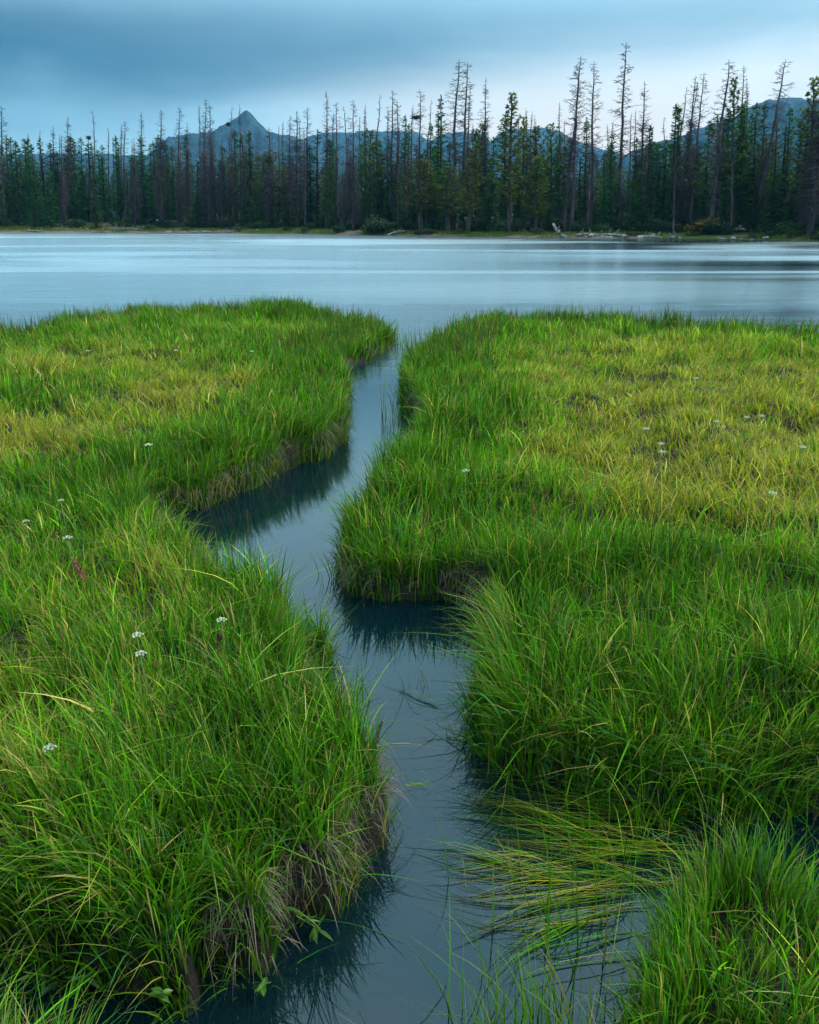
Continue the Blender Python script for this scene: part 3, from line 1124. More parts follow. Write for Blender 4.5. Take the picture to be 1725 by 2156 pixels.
def pine_proto(seed, radius=1.5, bare=0.22, base_col=(0.105, 0.160, 0.012), nb=64, pointed=0.8):
    r = random.Random(seed)
    tr, cr = MB(), MB()
    pts = trunk_pts(r, TH, 0.04)
    rad = [0.16 * (1 - t / (len(pts) - 1)) ** 0.8 + 0.015 for t in range(len(pts))]
    tr.tube(pts, rad, 7)
    for i in range(nb):
        t = bare + (0.985 - bare) * ((i + r.random()) / nb)
        env = radius * (1 - t) ** pointed * (0.6 + 0.4 * min(1, (t - bare) / 0.15)) + 0.10
        a = i * 2.39996 + r.uniform(-0.5, 0.5)
        L = env * r.uniform(0.6, 1.2)
        o = along(pts, t)
        slope = -0.25 + 0.95 * t + r.uniform(-0.15, 0.2)
        bp = []
        for k in range(5):
            f = k / 4
            bp.append(o + Vector((math.cos(a + 0.2 * f), math.sin(a + 0.2 * f), slope * f + 0.35 * f * f)) * L * f + Vector((0, 0, 0)))
        tr.tube(bp, [0.035 * (1 - 0.75 * k / 4) * (0.4 + L / 1.5) for k in range(5)], 4)
        nc = max(3, int(L * 9))
        for c in range(nc):
            f = 0.25 + 0.8 * (c + r.random()) / nc
            p = along(bp, min(1, f))
            p = p + Vector((r.uniform(-1, 1), r.uniform(-1, 1), r.uniform(-0.3, 0.5))) * 0.17 * (0.4 + L * 0.5)
            shade = r.uniform(0.6, 1.45)
            col = tuple(cc * shade for cc in base_col)
            for q in range(9):
                d = Vector((r.uniform(-1, 1), r.uniform(-1, 1), r.uniform(-0.35, 1.0))).normalized()
                d = (d + Vector((math.cos(a), math.sin(a), 0.3)) * 0.5).normalized()
                spray(cr, p, d, r.uniform(0.14, 0.26), 0.10, col, r)
    return tr.mesh('pine_trunk'), cr.mesh('pine_crown', False)


def crooked(r, o, a, L, s0, up, n=6, zig=0.12):
    pts = [o]
    d = Vector((math.cos(a), math.sin(a), s0)).normalized()
    p = o.copy()
    for k in range(n):
        d = (d + Vector((r.uniform(-zig, zig), r.uniform(-zig, zig), up + r.uniform(-zig, zig)))).normalized()
        p = p + d * (L / n)
        pts.append(p.copy())
    return pts


def dead_proto(seed, style):
    r = random.Random(seed)
    tr, cr = MB(), MB()
    wob = {'fuzzy': 0.03, 'sparse': 0.05, 'gnarled': 0.045, 'bent': 0.12}[style]
    pts = trunk_pts(r, TH, wob, 16)
    if style == 'bent':
        for i, p in enumerate(pts):
            t = i / 15
            p.x += 0.9 * max(0, t - 0.6) ** 1.5
    br = {'fuzzy': 0.115, 'sparse': 0.10, 'gnarled': 0.125, 'bent': 0.10}[style]
    rad = [br * (1 - t / (len(pts) - 1)) ** 0.85 + 0.012 for t in range(len(pts))]
    tr.tube(pts, rad, 8)

    def branch(t, L, s0, up, zig, thick, subs):
        a = r.uniform(0, 2 * math.pi)
        o = along(pts, t)
        bp = crooked(r, o, a, L, s0, up, 5, zig)
        cr.tube(bp, [thick * (1 - 0.72 * k / (len(bp) - 1)) for k in range(len(bp))], 3, cap=False)
        for s in range(subs):
            f = r.uniform(0.3, 0.95)
            q = crooked(r, along(bp, f), a + r.choice((-1, 1)) * r.uniform(0.4, 1.2), L * r.uniform(0.25, 0.5), r.uniform(-0.5, 0.3), up, 3, zig)
            cr.tube(q, [thick * 0.55, thick * 0.5, thick * 0.4, thick * 0.28], 3, cap=False)
    if style == 'fuzzy':
        for i in range(560):
            t = r.uniform(0.10, 0.74)
            w = 0.34 + 0.34 * math.sin(math.pi * min(1, (t - 0.05) / 0.62))
            branch(t, w * r.uniform(0.5, 1.25), r.uniform(-0.7, 0.0), r.uniform(-0.02, 0.14), 0.16, 0.017, 4)
        for i in range(70):
            t = r.uniform(0.68, 0.99)
            branch(t, (0.20 + 0.5 * (1 - t) / 0.3) * r.uniform(0.6, 1.1), r.uniform(-0.4, 0.3), r.uniform(0.02, 0.2), 0.22, 0.018, 3)
    elif style == 'sparse':
        for i in range(200):
            t = r.uniform(0.12, 0.98)
            branch(t, (0.12 + 0.40 * (1 - t) ** 0.6) * r.uniform(0.5, 1.2), r.uniform(-0.6, 0.2), r.uniform(0, 0.15), 0.18, 0.017, 2)
    elif style == 'gnarled':
        for i in range(84):
            t = 0.40 + 0.59 * (i + r.random()) / 84
            L = (0.22 + 0.72 * ((1 - t) / 0.6) ** 0.55) * r.uniform(0.55, 1.2)
            branch(t, L, r.uniform(-0.25, 0.25), r.uniform(-0.10, 0.16), 0.36, 0.027 - 0.009 * t, 5)
        for i in range(210):
            t = r.uniform(0.08, 0.55)
            branch(t, r.uniform(0.15, 0.55), r.uniform(-0.7, 0.1), 0.05, 0.2, 0.015, 3)
    else:
        for i in range(80):
            t = 0.45 + 0.54 * r.random()
            branch(t, (0.18 + 0.5 * (1 - t)) * r.uniform(0.6, 1.2), r.uniform(-0.3, 0.4), 0.12, 0.32, 0.015, 3)
        for i in range(70):
            branch(r.uniform(0.1, 0.5), r.uniform(0.15, 0.45), r.uniform(-0.7, 0.0), 0.05, 0.2, 0.010, 1)
    return tr.mesh('snag_trunk'), cr.mesh('snag_crown')


PROTO = {
    'spruce': [spruce_proto(1), spruce_proto(2, 0.62, 0.04, 0.9), spruce_proto(3, 0.9, 0.08, 0.9, 0.34), spruce_proto(4, 0.70, 0.12, 0.75, 0.36, -0.15, 0.2),
               spruce_proto(5, 1.05, 0.05, 1.0, 0.36, -0.2)],
    'pine': [pine_proto(11), pine_proto(12, 1.15, 0.12, (0.058, 0.135, 0.020), 70), pine_proto(13, 1.75, 0.28, (0.105, 0.140, 0.012), 58, 0.6)],
    'fuzzy': [dead_proto(21, 'fuzzy'), dead_proto(22, 'fuzzy'), dead_proto(23, 'fuzzy')],
    'sparse': [dead_proto(24, 'sparse'), dead_proto(25, 'sparse')],
    'gnarled': [dead_proto(26, 'gnarled'), dead_proto(27, 'gnarled'), dead_proto(28, 'gnarled')],
    'bent': [dead_proto(29, 'bent'), dead_proto(30, 'bent')],
}
for k, L in PROTO.items():
    dead = k in ('fuzzy', 'sparse', 'gnarled', 'bent')
    for tm, cm in L:
        tm.materials.append(M_BARK_DEAD if dead else M_BARK_LIVE)
        cm.materials.append(M_TWIG if dead else M_NEEDLE)

NAME = {'spruce': 'spruce_tree', 'pine': 'pine_tree', 'fuzzy': 'dead_spruce', 'sparse': 'dead_spruce', 'gnarled': 'dead_pine', 'bent': 'dead_pine'}
GROUP = {'spruce': 'spruce trees of the forest across the lake', 'pine': 'pine trees of the forest across the lake',
         'fuzzy': 'dead trees standing in the forest across the lake', 'sparse': 'dead trees standing in the forest across the lake',
         'gnarled': 'dead trees standing in the forest across the lake', 'bent': 'dead trees standing in the forest across the lake'}
DEFAULT = {
    'spruce': 'slim dark green spruce',
    'pine': 'bushy olive green pine',
    'fuzzy': 'grey dead spruce clothed in dense twigs',
    'sparse': 'thin grey dead spruce with sparse twigs',
    'gnarled': 'dead pine with crooked bare limbs',
    'bent': 'dead pine with a bent top',
}


PLACES = [(-80, 62, 'above the pale boulders'), (62, 122, 'near the mid-sized bank spruce'), (122, 172, 'beside the bushy-topped snag'),
          (172, 226, 'behind the small bright bank spruce'), (226, 290, 'behind the blue tent'), (290, 362, 'behind the blue tarp'),
          (362, 462, 'around the group of three dead pines'), (462, 545, 'before the pointed summit'), (545, 600, 'under the falling slope of the pointed peak'),
          (600, 672, 'below the saddle joining peak and ridge'), (672, 745, 'before the start of the flat ridge'), (745, 845, 'behind the broad hanging willow'), (845, 915, 'around the stick nest pine'),
          (915, 1000, 'around the dead twin pines'), (1000, 1050, 'in the notch beside the dead twins'), (1050, 1110, 'around the big bushy pine'),
          (1110, 1175, 'between bushy pine and crossing snags'), (1175, 1265, 'around the crossing dead pines'), (1265, 1345, 'around the tallest dead spire'),
          (1345, 1410, 'in the valley dip beyond the tallest spire'), (1410, 1490, 'before the foot of the rounded mountain'), (1490, 1560, 'around the leaning pinkish-trunked pine'),
          (1560, 1670, 'before the rounded mountain top'), (1670, 2000, 'around the massive grey trunk')]


def place_words(px):
    for a, b, wds in PLACES:
        if a <= px < b:
            return wds
    return PLACES[-1][2]


def place_on_shore(px, t):
    """ground position t metres behind the shoreline along a sight line"""
    Y = 75.0
    u = (px - 862.5) / 1725.0
    for _ in range(40):
        Y = 0.65 * Y + 0.35 * (float(shore_y(u * CP * Y)) + t)
    x = at_dist(px, 458, Y).x
    return x, Y, float(land_z(np.array(x), np.array(Y)))


def tree(kind, px, top, t=None, topx=None, w=1.0, label=None, var=None):
    if t is None:
        t = random.uniform(3, 13)
    x, Y, z = place_on_shore(px, t)
    p = at_dist(px if topx is None else topx, top, Y)
    base = Vector((x, Y, z - 0.15))
    v = p - base
    H = v.length
    protos = PROTO[kind]
    tm, cm = protos[random.randrange(len(protos)) if var is None else var % len(protos)]
    o = bpy.data.objects.new(NAME[kind], None)
    COL.objects.link(o)
    o.empty_display_size = 0.2
    o.location = base
    o.rotation_mode = 'QUATERNION'
    yaw = random.uniform(0, 6.283)
    if kind == 'bent':
        yaw = random.choice((0.2, 3.0)) + random.uniform(-0.3, 0.3)
    q = Vector((0, 0, 1)).rotation_difference(v.normalized())
    o.rotation_quaternion = q @ Quaternion((0, 0, 1), yaw)
    sz = H / TH
    sxy = w * (0.55 * sz + 0.55) * random.uniform(0.88, 1.12)
    o.scale = (sxy, sxy, sz)
    o['label'] = label or (DEFAULT[kind] + ' ' + place_words(px))
    o['category'] = 'tree'
    o['group'] = GROUP[kind]
    a = bpy.data.objects.new('trunk', tm)
    b = bpy.data.objects.new('crown', cm)
    for c in (a, b):
        COL.objects.link(c)
        c.parent = o
    return o, base, v


F, SPA, G, BE, SPR, PI = 'fuzzy', 'sparse', 'gnarled', 'bent', 'spruce', 'pine'
# ---- dead trees: kind, base x, top y, top x, depth behind the shore, label
T_DEAD = [
    (G, 5, 221, 1, 5, None), (BE, 57, 280, 53, 12, None), (SPA, 86, 272, 85, 14, None), (F, 112, 265, 112, 12, None),
    (SPA, 125, 282, 124, 16, None), (SPA, 130, 281, 129, 10, None), (F, 143, 244, 144, 12, 'dead spruce with a dense bushy bare top near the leaning pale snag'),
    (SPA, 187, 283, 187, 12, None), (BE, 199, 231, 198, 9, 'dead pine with a forked bare top behind the small bright spruce'),
    (SPA, 229, 268, 228, 15, None), (SPA, 239, 288, 238, 12, None), (SPA, 256, 258, 255, 12, None), (G, 263, 253, 262, 9, None),
    (SPA, 278, 292, 278, 16, None), (SPA, 284, 290, 284, 11, None), (F, 296, 234, 295, 12, None), (F, 338, 230, 338, 5, 'fuzzy dead spruce with a live green collar, beside the blue tarp'),
    (F, 283, 300, 282, 4, None), (F, 133, 318, 131, 5, None),
    (G, 376, 223, 376, 8, None), (F, 398, 256, 393, 6, None), (SPA, 421, 218, 420, 12, None), (G, 434, 206, 432, 8, 'tall dead pine in a tight group of three before the pointed peak'),
    (G, 443, 220, 442, 10, None), (BE, 484, 222, 482, 9, 'dead pine with dark mistletoe clumps before the pointed summit'), (SPA, 506, 219, 505, 12, None),
    (F, 514, 268, 514, 8, None), (F, 542, 274, 542, 12, None), (F, 567, 268, 565, 4, 'dense fuzzy grey dead spruce directly under the slope of the pointed peak'),
    (SPA, 589, 264, 588, 10, None), (SPA, 596, 254, 595, 14, None), (F, 610, 242, 609, 9, None), (F, 625, 232, 624, 6, None),
    (SPA, 633, 250, 632, 12, None), (G, 644, 225, 643, 9, None), (SPA, 642, 268, 641, 4, None), (F, 688, 190, 687, 9, 'dead spruce with drooping twigs, tallest above the flat-topped ridge before its notches'),
    (F, 489, 268, 489, 6, None), (F, 466, 292, 465, 5, None), (F, 523, 292, 523, 9, None), (F, 450, 268, 448, 5, None), (F, 428, 262, 427, 4, None), (F, 378, 290, 378, 4, None),
    (SPA, 702, 233, 701, 10, None), (G, 710, 214, 709, 8, None), (BE, 731, 223, 730, 11, None), (G, 747, 209, 748, 9, None), (SPA, 753, 242, 755, 12, None),
    (SPA, 768, 215, 768, 8, None), (SPA, 773, 240, 773, 14, None), (BE, 790, 197, 793, 9, None), (SPA, 813, 228, 815, 12, None), (G, 823, 190, 824, 10, None),
    (G, 833, 209, 836, 12, None), (SPA, 838, 260, 841, 5, None), (F, 722, 330, 721, 4, None), (F, 744, 300, 745, 3, None), (F, 735, 285, 735, 8, None),
    (SPA, 868, 219, 868, 12, None), (G, 880, 187, 883, 9, 'dead pine holding the large stick nest in its branches'), (BE, 896, 209, 902, 10, None),
    (F, 858, 293, 858, 6, None), (G, 955, 125, 965, 7, 'tall dead pine with long crooked limbs beside its slimmer dead twin'), (G, 972, 130, 985, 8, 'tall slim dead pine standing close behind its crooked-limbed twin'),
    (SPA, 983, 183, 989, 10, None), (F, 1020, 163, 1024, 12, 'solitary dead spruce rising between the dead twins and the bushy pine'), (SPA, 995, 257, 996, 9, None), (SPA, 1091, 238, 1093, 14, None),
    (G, 1190, 115, 1220, 4, 'thick dead pine with spreading crooked limbs, one of two crossing at the top'), (G, 1205, 135, 1223, 3.5, 'dead pine with a pale peeled trunk patch beside the thick snag'),
    (G, 1246, 129, 1253, 8, 'straight dead pine beside the crossing pair, evenly branched'), (G, 1303, 89, 1320, 6, 'tallest dead pine, its straight bare spire above everything'),
    (F, 1349, 170, 1357, 8, None), (SPA, 1173, 215, 1175, 14, None), (SPA, 1186, 250, 1188, 12, None), (SPA, 1286, 252, 1290, 12, None),
    (SPA, 1279, 260, 1281, 15, None), (SPA, 1325, 236, 1330, 12, None), (SPA, 1338, 230, 1342, 15, None), (SPA, 1370, 266, 1373, 9, None),
    (SPA, 1108, 226, 1109, 16, None), (SPA, 1117, 234, 1119, 18, None), (SPA, 1124, 242, 1128, 16, None),
    (BE, 1397, 247, 1402, 12, None), (BE, 1424, 183, 1438, 9, None), (F, 1440, 158, 1467, 7, None), (G, 1455, 151, 1487, 6, None), (BE, 1428, 168, 1468, 10, None),
    (G, 1500, 125, 1533, 3, 'leaning dead pine with a long clean pinkish trunk'), (F, 1555, 137, 1569, 8, None), (SPA, 1562, 165, 1576, 9, None),
    (G, 1592, 124, 1646, 7, 'strongly leaning dead pine before the rounded mountain'), (SPA, 1658, 267, 1669, 10, None), (SPA, 1423, 300, 1427, 3, None),
    (F, 1712, 150, 1742, 1.2, 'massive grey dead trunk with flared pale base at the grassy shore'), (F, 1697, 210, 1722, 3, None), (SPA, 1545, 330, 1542, 3, None), (SPA, 1240, 300, 1244, 3, None),
]
DEADINFO = {}
for i, (k, bx, ty, tx, t, lab) in enumerate(T_DEAD):
    wdt = 1.0
    if ty < 135:
        wdt = 1.15
    if bx in (1712,):
        wdt = 1.9
    if bx in (567, 338, 625, 744):
        wdt = 1.35
    DEADINFO[bx] = tree(k, bx, ty, t, tx, wdt, lab)

# leaning poles caught in the forest
for bx, by_t, tx, ty, lab in ((252, 3.0, 279, 380, 'pale bare pole leaning across the trunks beside the blue tent'), (75, 12.0, 95, 352, 'grey bare pole leaning inside the dark spruces above the pale boulders')):
    tree('sparse', bx, ty, by_t, tx, 0.55, lab, 1)

# ---- live trees
T_LIVE = [
    (SPR, 22, 287), (SPR, 30, 290), (SPR, 41, 298), (SPR, 60, 292), (SPR, 67, 290), (SPR, 76, 304), (SPR, 94, 291), (SPR, 113, 300), (SPR, 128, 320),
    (SPR, 153, 287), (SPR, 157, 288), (SPR, 163, 294), (SPR, 177, 290), (SPR, 194, 302), (SPR, 201, 300), (SPR, 215, 316), (SPR, 221, 306), (SPR, 250, 286),
    (SPR, 255, 300), (SPR, 304, 289), (SPR, 322, 303), (SPR, 330, 300), (SPR, 339, 285), (SPR, 288, 328), (SPR, 12, 305), (SPR, 50, 312),
    (SPR, 354, 300), (SPR, 368, 308), (SPR, 449, 290), (SPR, 397, 283), (SPR, 498, 274), (SPR, 528, 275), (PI, 557, 326), (PI, 574, 316), (SPR, 655, 308), (SPR, 670, 272),
    (SPR, 473, 308), (SPR, 515, 285), (SPR, 432, 320), (SPR, 600, 322), (SPR, 618, 330),
    (SPR, 853, 243), (SPR, 860, 262), (SPR, 907, 260), (SPR, 929, 202), (SPR, 922, 238), (PI, 781, 274), (PI, 700, 296), (SPR, 799, 296), (PI, 1000, 272), (PI, 1012, 260),
    (SPR, 1062, 239), (SPR, 1037, 288), (SPR, 824, 303), (SPR, 762, 345), (PI, 894, 315), (SPR, 947, 300),
    (PI, 1101, 246), (PI, 1127, 265), (PI, 1158, 261), (SPR, 1231, 250), (SPR, 1286, 281), (SPR, 1363, 264), (SPR, 1336, 290), (SPR, 1178, 285),
    (SPR, 1418, 219), (SPR, 1424, 221), (PI, 1540, 163), (PI, 1508, 247), (SPR, 1586, 215), (SPR, 1603, 215), (SPR, 1629, 239), (SPR, 1655, 226), (SPR, 1647, 263),
    (SPR, 1692, 231), (SPR, 1725, 215), (SPR, 1397, 295), (SPR, 1485, 261), (SPR, 1442, 279), (SPR, 1745, 190), (SPR, 1768, 230), (SPR, -18, 300), (SPR, -40, 290),
    (SPR, 1560, 215), (SPR, 1575, 240), (SPR, 1680, 250), (SPR, 1527, 230), (SPR, 1462, 300), (SPR, 1378, 310), (PI, 1555, 260), (PI, 1705, 280),
]
for k, x, ty in T_LIVE:
    tree(k, x, ty, random.uniform(6, 15), x + (x - 862) * 0.012, random.uniform(1.3, 1.9) if x < 700 else random.uniform(1.1, 1.6))
# the trees that stand out
tree(PI, 1073, 195, 3.0, 1078, 1.25, 'big bushy pine, tallest of the live trees, with a long bare lower trunk', 0)
tree(PI, 1712, 163, 5.0, 1714, 1.25, 'tall open-topped pine at the grassy shore beside the massive dead trunk', 0)
tree(PI, 887, 335, 2.0, 887, 1.9, 'wide bushy olive pine at the water edge below the stick nest', 2)
tree(PI, 944, 350, 2.5, 944, 1.8, 'wide dark pine at the water edge below the dead twins', 2)
tree(PI, 985, 300, 1.0, 1003, 1.15, 'leaning yellowish pine with a pale crooked trunk at the water edge', 0)
tree(PI, 693, 330, 4.0, 693, 1.3, 'olive pine with drooping boughs under the flat ridge', 1)
tree(SPR, 1286, 300, 5.0, 1287, 1.5, 'bright green full spruce with a pale bare trunk foot', 4)
tree(PI, 1130, 330, 3.0, 1132, 1.3, 'yellow-olive pine beside the big bushy pine', 0)
tree(SPR, 200, 392, 1.8, 199, 1.3, 'small bright green spruce on the bank beside the blue tent', 4)
tree(SPR, 104, 360, 3.0, 104, 1.25, 'mid-sized green spruce on the bank between the boulders and the blue tent', 4)
tree(SPR, 70, 405, 2.0, 69, 1.2, 'small dark spruce at the bank in front of the pale boulders', 4)
tree(SPR, 3, 384, 3.0, 3, 1.2, 'small dark spruce beside the pale boulders, standing alone at the brown bank', 0)
tree(SPR, 413, 402, 3.0, 413, 1.5, 'young dark spruce with full skirts under the group of three dead pines', 4)
tree(SPR, 535, 372, 4.0, 535, 1.2, 'young green spruce under the pointed peak', 4)
tree(SPR, 839, 378, 3.0, 839, 1.2, 'young spruce at the shore beside the wide olive pine', 3)
tree(SPR, 1350, 360, 3.0, 1350, 1.4, 'young dark spruce under the tallest dead spire', 4)
# the body of the forest: shorter trees that close the gaps
fx = -60.0
FILL = 0
while fx < 1790:
    lo, hi = (316, 372) if fx < 700 else ((300, 385) if fx < 1150 else (285, 390))
    k = PI if (random.random() < (0.10 if fx < 640 else 0.26)) else SPR
    tt = random.uniform(10, 34)
    lab = ('shorter spruce deep in the forest ' if k == SPR else 'shorter pine deep in the forest ') + place_words(fx)
    if random.random() < 0.16:
        k = F
        lab = 'short fuzzy dead spruce deep in the forest ' + place_words(fx)
    tree(k, fx, random.uniform(lo, hi), tt, None, random.uniform(1.5, 2.2) if k == SPR else random.uniform(1.2, 1.7), lab)
    FILL += 1
    fx += random.uniform(7.0, 12.0)
fx = -50.0
while fx < 1790:
    tree(SPR, fx, random.uniform(375, 425), random.uniform(3.6, 9), None, random.uniform(1.3, 1.9), 'young low spruce at the forest foot ' + place_words(fx), random.choice((0, 2, 4)))
    fx += random.uniform(20, 42)

# ------------------------------------------------------------------ nests and brooms in the snags
def nest(px, py, t, R, flat, label, name):
    r = random.Random(px)
    x, Y, z = place_on_shore(px, t)
    c = at_dist(px, py, Y)
    mb = MB()
    for i in range(170):
        a = r.uniform(0, 6.283)
        rr = R * r.uniform(0.2, 0.95)
        p = Vector((math.cos(a) * rr, math.sin(a) * rr, flat * R * r.uniform(-0.8, 0.8) * (1 - 0.4 * rr / R)))
        d = Vector((-math.sin(a), math.cos(a), r.uniform(-0.5, 0.5))) + Vector((r.uniform(-1, 1), r.uniform(-1, 1), r.uniform(-0.6, 0.9))) * 0.9
        d.normalize()
        L = R * r.uniform(0.35, 0.8)
        if i % 4 == 0:
            d = (p + Vector((0, 0, 0.1))).normalized()
            L = R * 1.3
        mb.tube([p - d * L * 0.5, p + Vector((0, 0, 0.02)), p + d * L * 0.5], [0.022, 0.024, 0.010], 4)
    me = mb.mesh(name)
    o = link_obj(name, me, M_NEST, None, label=label, category='nest' if name == 'stick_nest' else 'mistletoe')
    o.location = c
    return o


nest(877, 247, 9.0, 0.50, 0.45, 'large dark stick nest in a dead pine above the flat ridge', 'stick_nest')
nest(187, 290, 12.0, 0.30, 1.0, 'dark twig clump in a thin snag above the dark spruces', 'mistletoe_clump')
nest(481, 262, 9.0, 0.26, 0.9, 'round dark twig clump on a side branch before the pointed peak', 'mistletoe_clump')

# ------------------------------------------------------------------ shrubs, logs, stones, tent
def shrub_proto(seed, R, H, base_col, n=900):
    r = random.Random(seed)
    st, cr = MB(), MB()
    lob = [(r.uniform(-0.6, 0.6) * R, r.uniform(-0.6, 0.6) * R, r.uniform(0.3, 0.7) * H, r.uniform(0.35, 0.6)) for _ in range(7)]
    for i in range(16):
        a = r.uniform(0, 6.283)
        p = crooked(r, Vector((math.cos(a) * 0.1, math.sin(a) * 0.1, 0)), a, H * r.uniform(0.6, 1.0), r.uniform(0.8, 2.5), 0.05, 4, 0.2)
        st.tube(p, [0.02, 0.017, 0.014, 0.01, 0.006], 4)
    for i in range(n):
        lx, ly, lz, lr = r.choice(lob)
        d = Vector((r.gauss(0, 1), r.gauss(0, 1), r.gauss(0, 0.8))).normalized() * lr * r.uniform(0.5, 1.1)
        p = Vector((lx + d.x * R, ly + d.y * R, max(0.03, lz + d.z * H * 0.75)))
        sh = r.uniform(0.55, 1.5)
        dd = Vector((r.uniform(-1, 1), r.uniform(-1, 1), r.uniform(-0.2, 1))).normalized()
        spray(cr, p, dd, r.uniform(0.10, 0.22), 0.11, tuple(c * sh for c in base_col), r)
    return st.mesh('shrub_stem'), cr.mesh('shrub_foliage', False)


SHRUB = [shrub_proto(41, 0.9, 0.8, (0.030, 0.070, 0.018)), shrub_proto(42, 1.1, 0.65, (0.045, 0.090, 0.018)), shrub_proto(43, 0.7, 1.0, (0.024, 0.055, 0.022)), shrub_proto(44, 0.9, 0.8, (0.13, 0.11, 0.015))]
for a, b in SHRUB:
    a.materials.append(M_BARK_LIVE)
    b.materials.append(M_LEAF)


def shrub(px, t, s, var, label, group='shrubs along the far shore'):
    x, Y, z = place_on_shore(px, t)
    o = bpy.data.objects.new('shrub', None)
    COL.objects.link(o)
    o.location = (x, Y, z - 0.05)
    o.rotation_euler = (0, 0, random.uniform(0, 6.28))
    o.scale = (s * random.uniform(0.9, 1.3), s * random.uniform(0.9, 1.2), s * random.uniform(0.8, 1.15))
    o['label'] = label
    o['category'] = 'shrub'
    o['group'] = group
    for nm, me in (('stem', SHRUB[var][0]), ('foliage', SHRUB[var][1])):
        c = bpy.data.objects.new(nm, me)
        COL.objects.link(c)
        c.parent = o


shrub(800, 0.7, 1.75, 0, 'broad dark willow shrub hanging over the water beside the slanted floating log')
shrub(778, 0.8, 1.2, 0, 'dark willow shrub at the waterline beside the broad hanging willow')
shrub(712, 0.6, 0.9, 2, 'small dark round shrub at the water edge beside the white stone')
shrub(1480, 3.0, 1.6, 3, 'yellow-leaved shrub at the forest foot beside the leaning pinkish pine')
for px in np.arange(-40, 1770, 17.0):
    px = float(px + random.uniform(-8, 8))
    dry = px < 330 and random.random() < 0.35
    if dry:
        continue
    near = random.random() < 0.16
    shrub(px, random.uniform(0.5, 1.6) if near else random.uniform(2.2, 7.0), random.uniform(0.55, 0.95) if near else random.uniform(0.9, 1.7), random.choice((0, 1, 1)) if near else random.choice((0, 2, 2)),
          ('low bright green waterline shrub ' if near else 'dense dark undergrowth shrub ') + place_words(px))


def log(px0, px1, t0, t1, rad, label, z0=0.05, z1=0.05, bend=0.1, name='driftwood_log', snag=3):
    r = random.Random(int(px0 * 7 + px1))
    xa, Ya, za = place_on_shore(px0, t0)
    xb, Yb, zb = place_on_shore(px1, t1)
    A = Vector((xa, Ya, max(za, 0.0) + z0))
    B = Vector((xb, Yb, max(zb, 0.0) + z1))
    mb = MB()
    pts = []
    side = Vector((-(B - A).y, (B - A).x, 0)).normalized()
    for k in range(10):
        f = k / 9
        pts.append(A.lerp(B, f) - A + Vector((0, 0, bend * math.sin(math.pi * f))) + side * r.uniform(-0.05, 0.05))
    mb.tube(pts, [rad * (1 - 0.5 * k / 9) * r.uniform(0.9, 1.1) for k in range(10)], 8)
    for i in range(snag):
        f = r.uniform(0.2, 0.9)
        p = pts[int(f * 9)]
        d = Vector((r.uniform(-0.6, 0.6), r.uniform(-0.6, 0.2), r.uniform(0.3, 1))).normalized()
        mb.tube([p, p + d * 0.25, p + d * 0.45 + Vector((0.05, 0, 0.05))], [rad * 0.4, rad * 0.28, rad * 0.12], 5)
    o = link_obj(name, mb.mesh(name), M_LOG, None, label=label, category='log', group='weathered logs along the far shore')
    o.location = A


log(48, 96, 0.1, 0.0, 0.10, 'straight pale log at the waterline below the brown bank')
log(106, 200, 1.6, -0.1, 0.11, 'long thin pale log slanting down the bank into the water below the small bright spruce')
log(206, 222, 0.0, 0.0, 0.10, 'short pale log piece at the waterline between two longer logs')
log(235, 300, 0.3, 0.4, 0.07, 'thin pale branch lying on the bank below the blue tent', bend=0.25, snag=6)
log(225, 262, 1.5, 2.2, 0.08, 'thin pale log on the brown bank beside the blue tent', snag=5)
log(280, 322, 0.6, 3.5, 0.10, 'pale log pointing up the trodden path to the blue tarp')
log(345, 392, 0.0, 0.0, 0.10, 'pale log at the waterline below the dead pine beside the peak slope')
log(398, 462, 0.0, 0.1, 0.12, 'thick pale log at the waterline under the group of three dead pines')
log(468, 490, 0.0, 0.0, 0.09, 'short pale log at the waterline under the pointed peak')
log(765, 790, 1.5, 1.6, 0.16, 'short thick sawn log on the grass beside the dark willow')
log(815, 852, -0.6, 0.4, 0.12, 'pale slanted log floating off the broad hanging willow', 0.0, 0.25)
log(1031, 1038, 5.0, 5.5, 0.2, 'silvery upright broken trunk leaning in the gap beside the big bushy pine', 0.1, 1.35, 0.0, 'broken_trunk', 1)
log(1195, 1166, -0.3, 0.5, 0.20, 'curved grey log rising from the water in front of the crossing dead pines', 0.05, 0.95, -0.25)
log(1215, 1262, 0.3, 0.7, 0.12, 'pale driftwood log in the tangle beside the curved grey log')
log(1225, 1285, 0.7, 0.1, 0.10, 'thin driftwood log across the tangle beside the curved grey log')
log(1270, 1330, 0.5, 0.1, 0.11, 'grey driftwood log at the stony end of the tangle')
log(1346, 1400, -0.2, -0.1, 0.17, 'long white log floating at the shore under the tallest spire')
log(1412, 1440, -0.1, -0.1, 0.12, 'short white log floating beyond the long white log')
log(1543, 1574, 4.5, 5.0, 0.15, 'grey fallen log on the grassy shore before the rounded mountain', 0.15, 0.3)
log(1535, 1566, 6.5, 6.8, 0.13, 'grey fallen log with an upturned end behind the other fallen log', 0.2, 0.55, -0.1)
log(1655, 1680, 1.4, 2.4, 0.12, 'brownish log lying on the grass before the massive dead trunk', 0.1, 0.2)

RK = [rock_mesh('stone', 51 + i, *d) for i, d in enumerate([(0.5, 0.4, 0.3), (0.4, 0.45, 0.25), (0.6, 0.4, 0.35), (0.35, 0.3, 0.25)])]
for m_ in RK:
    m_.materials.append(M_ROCK)


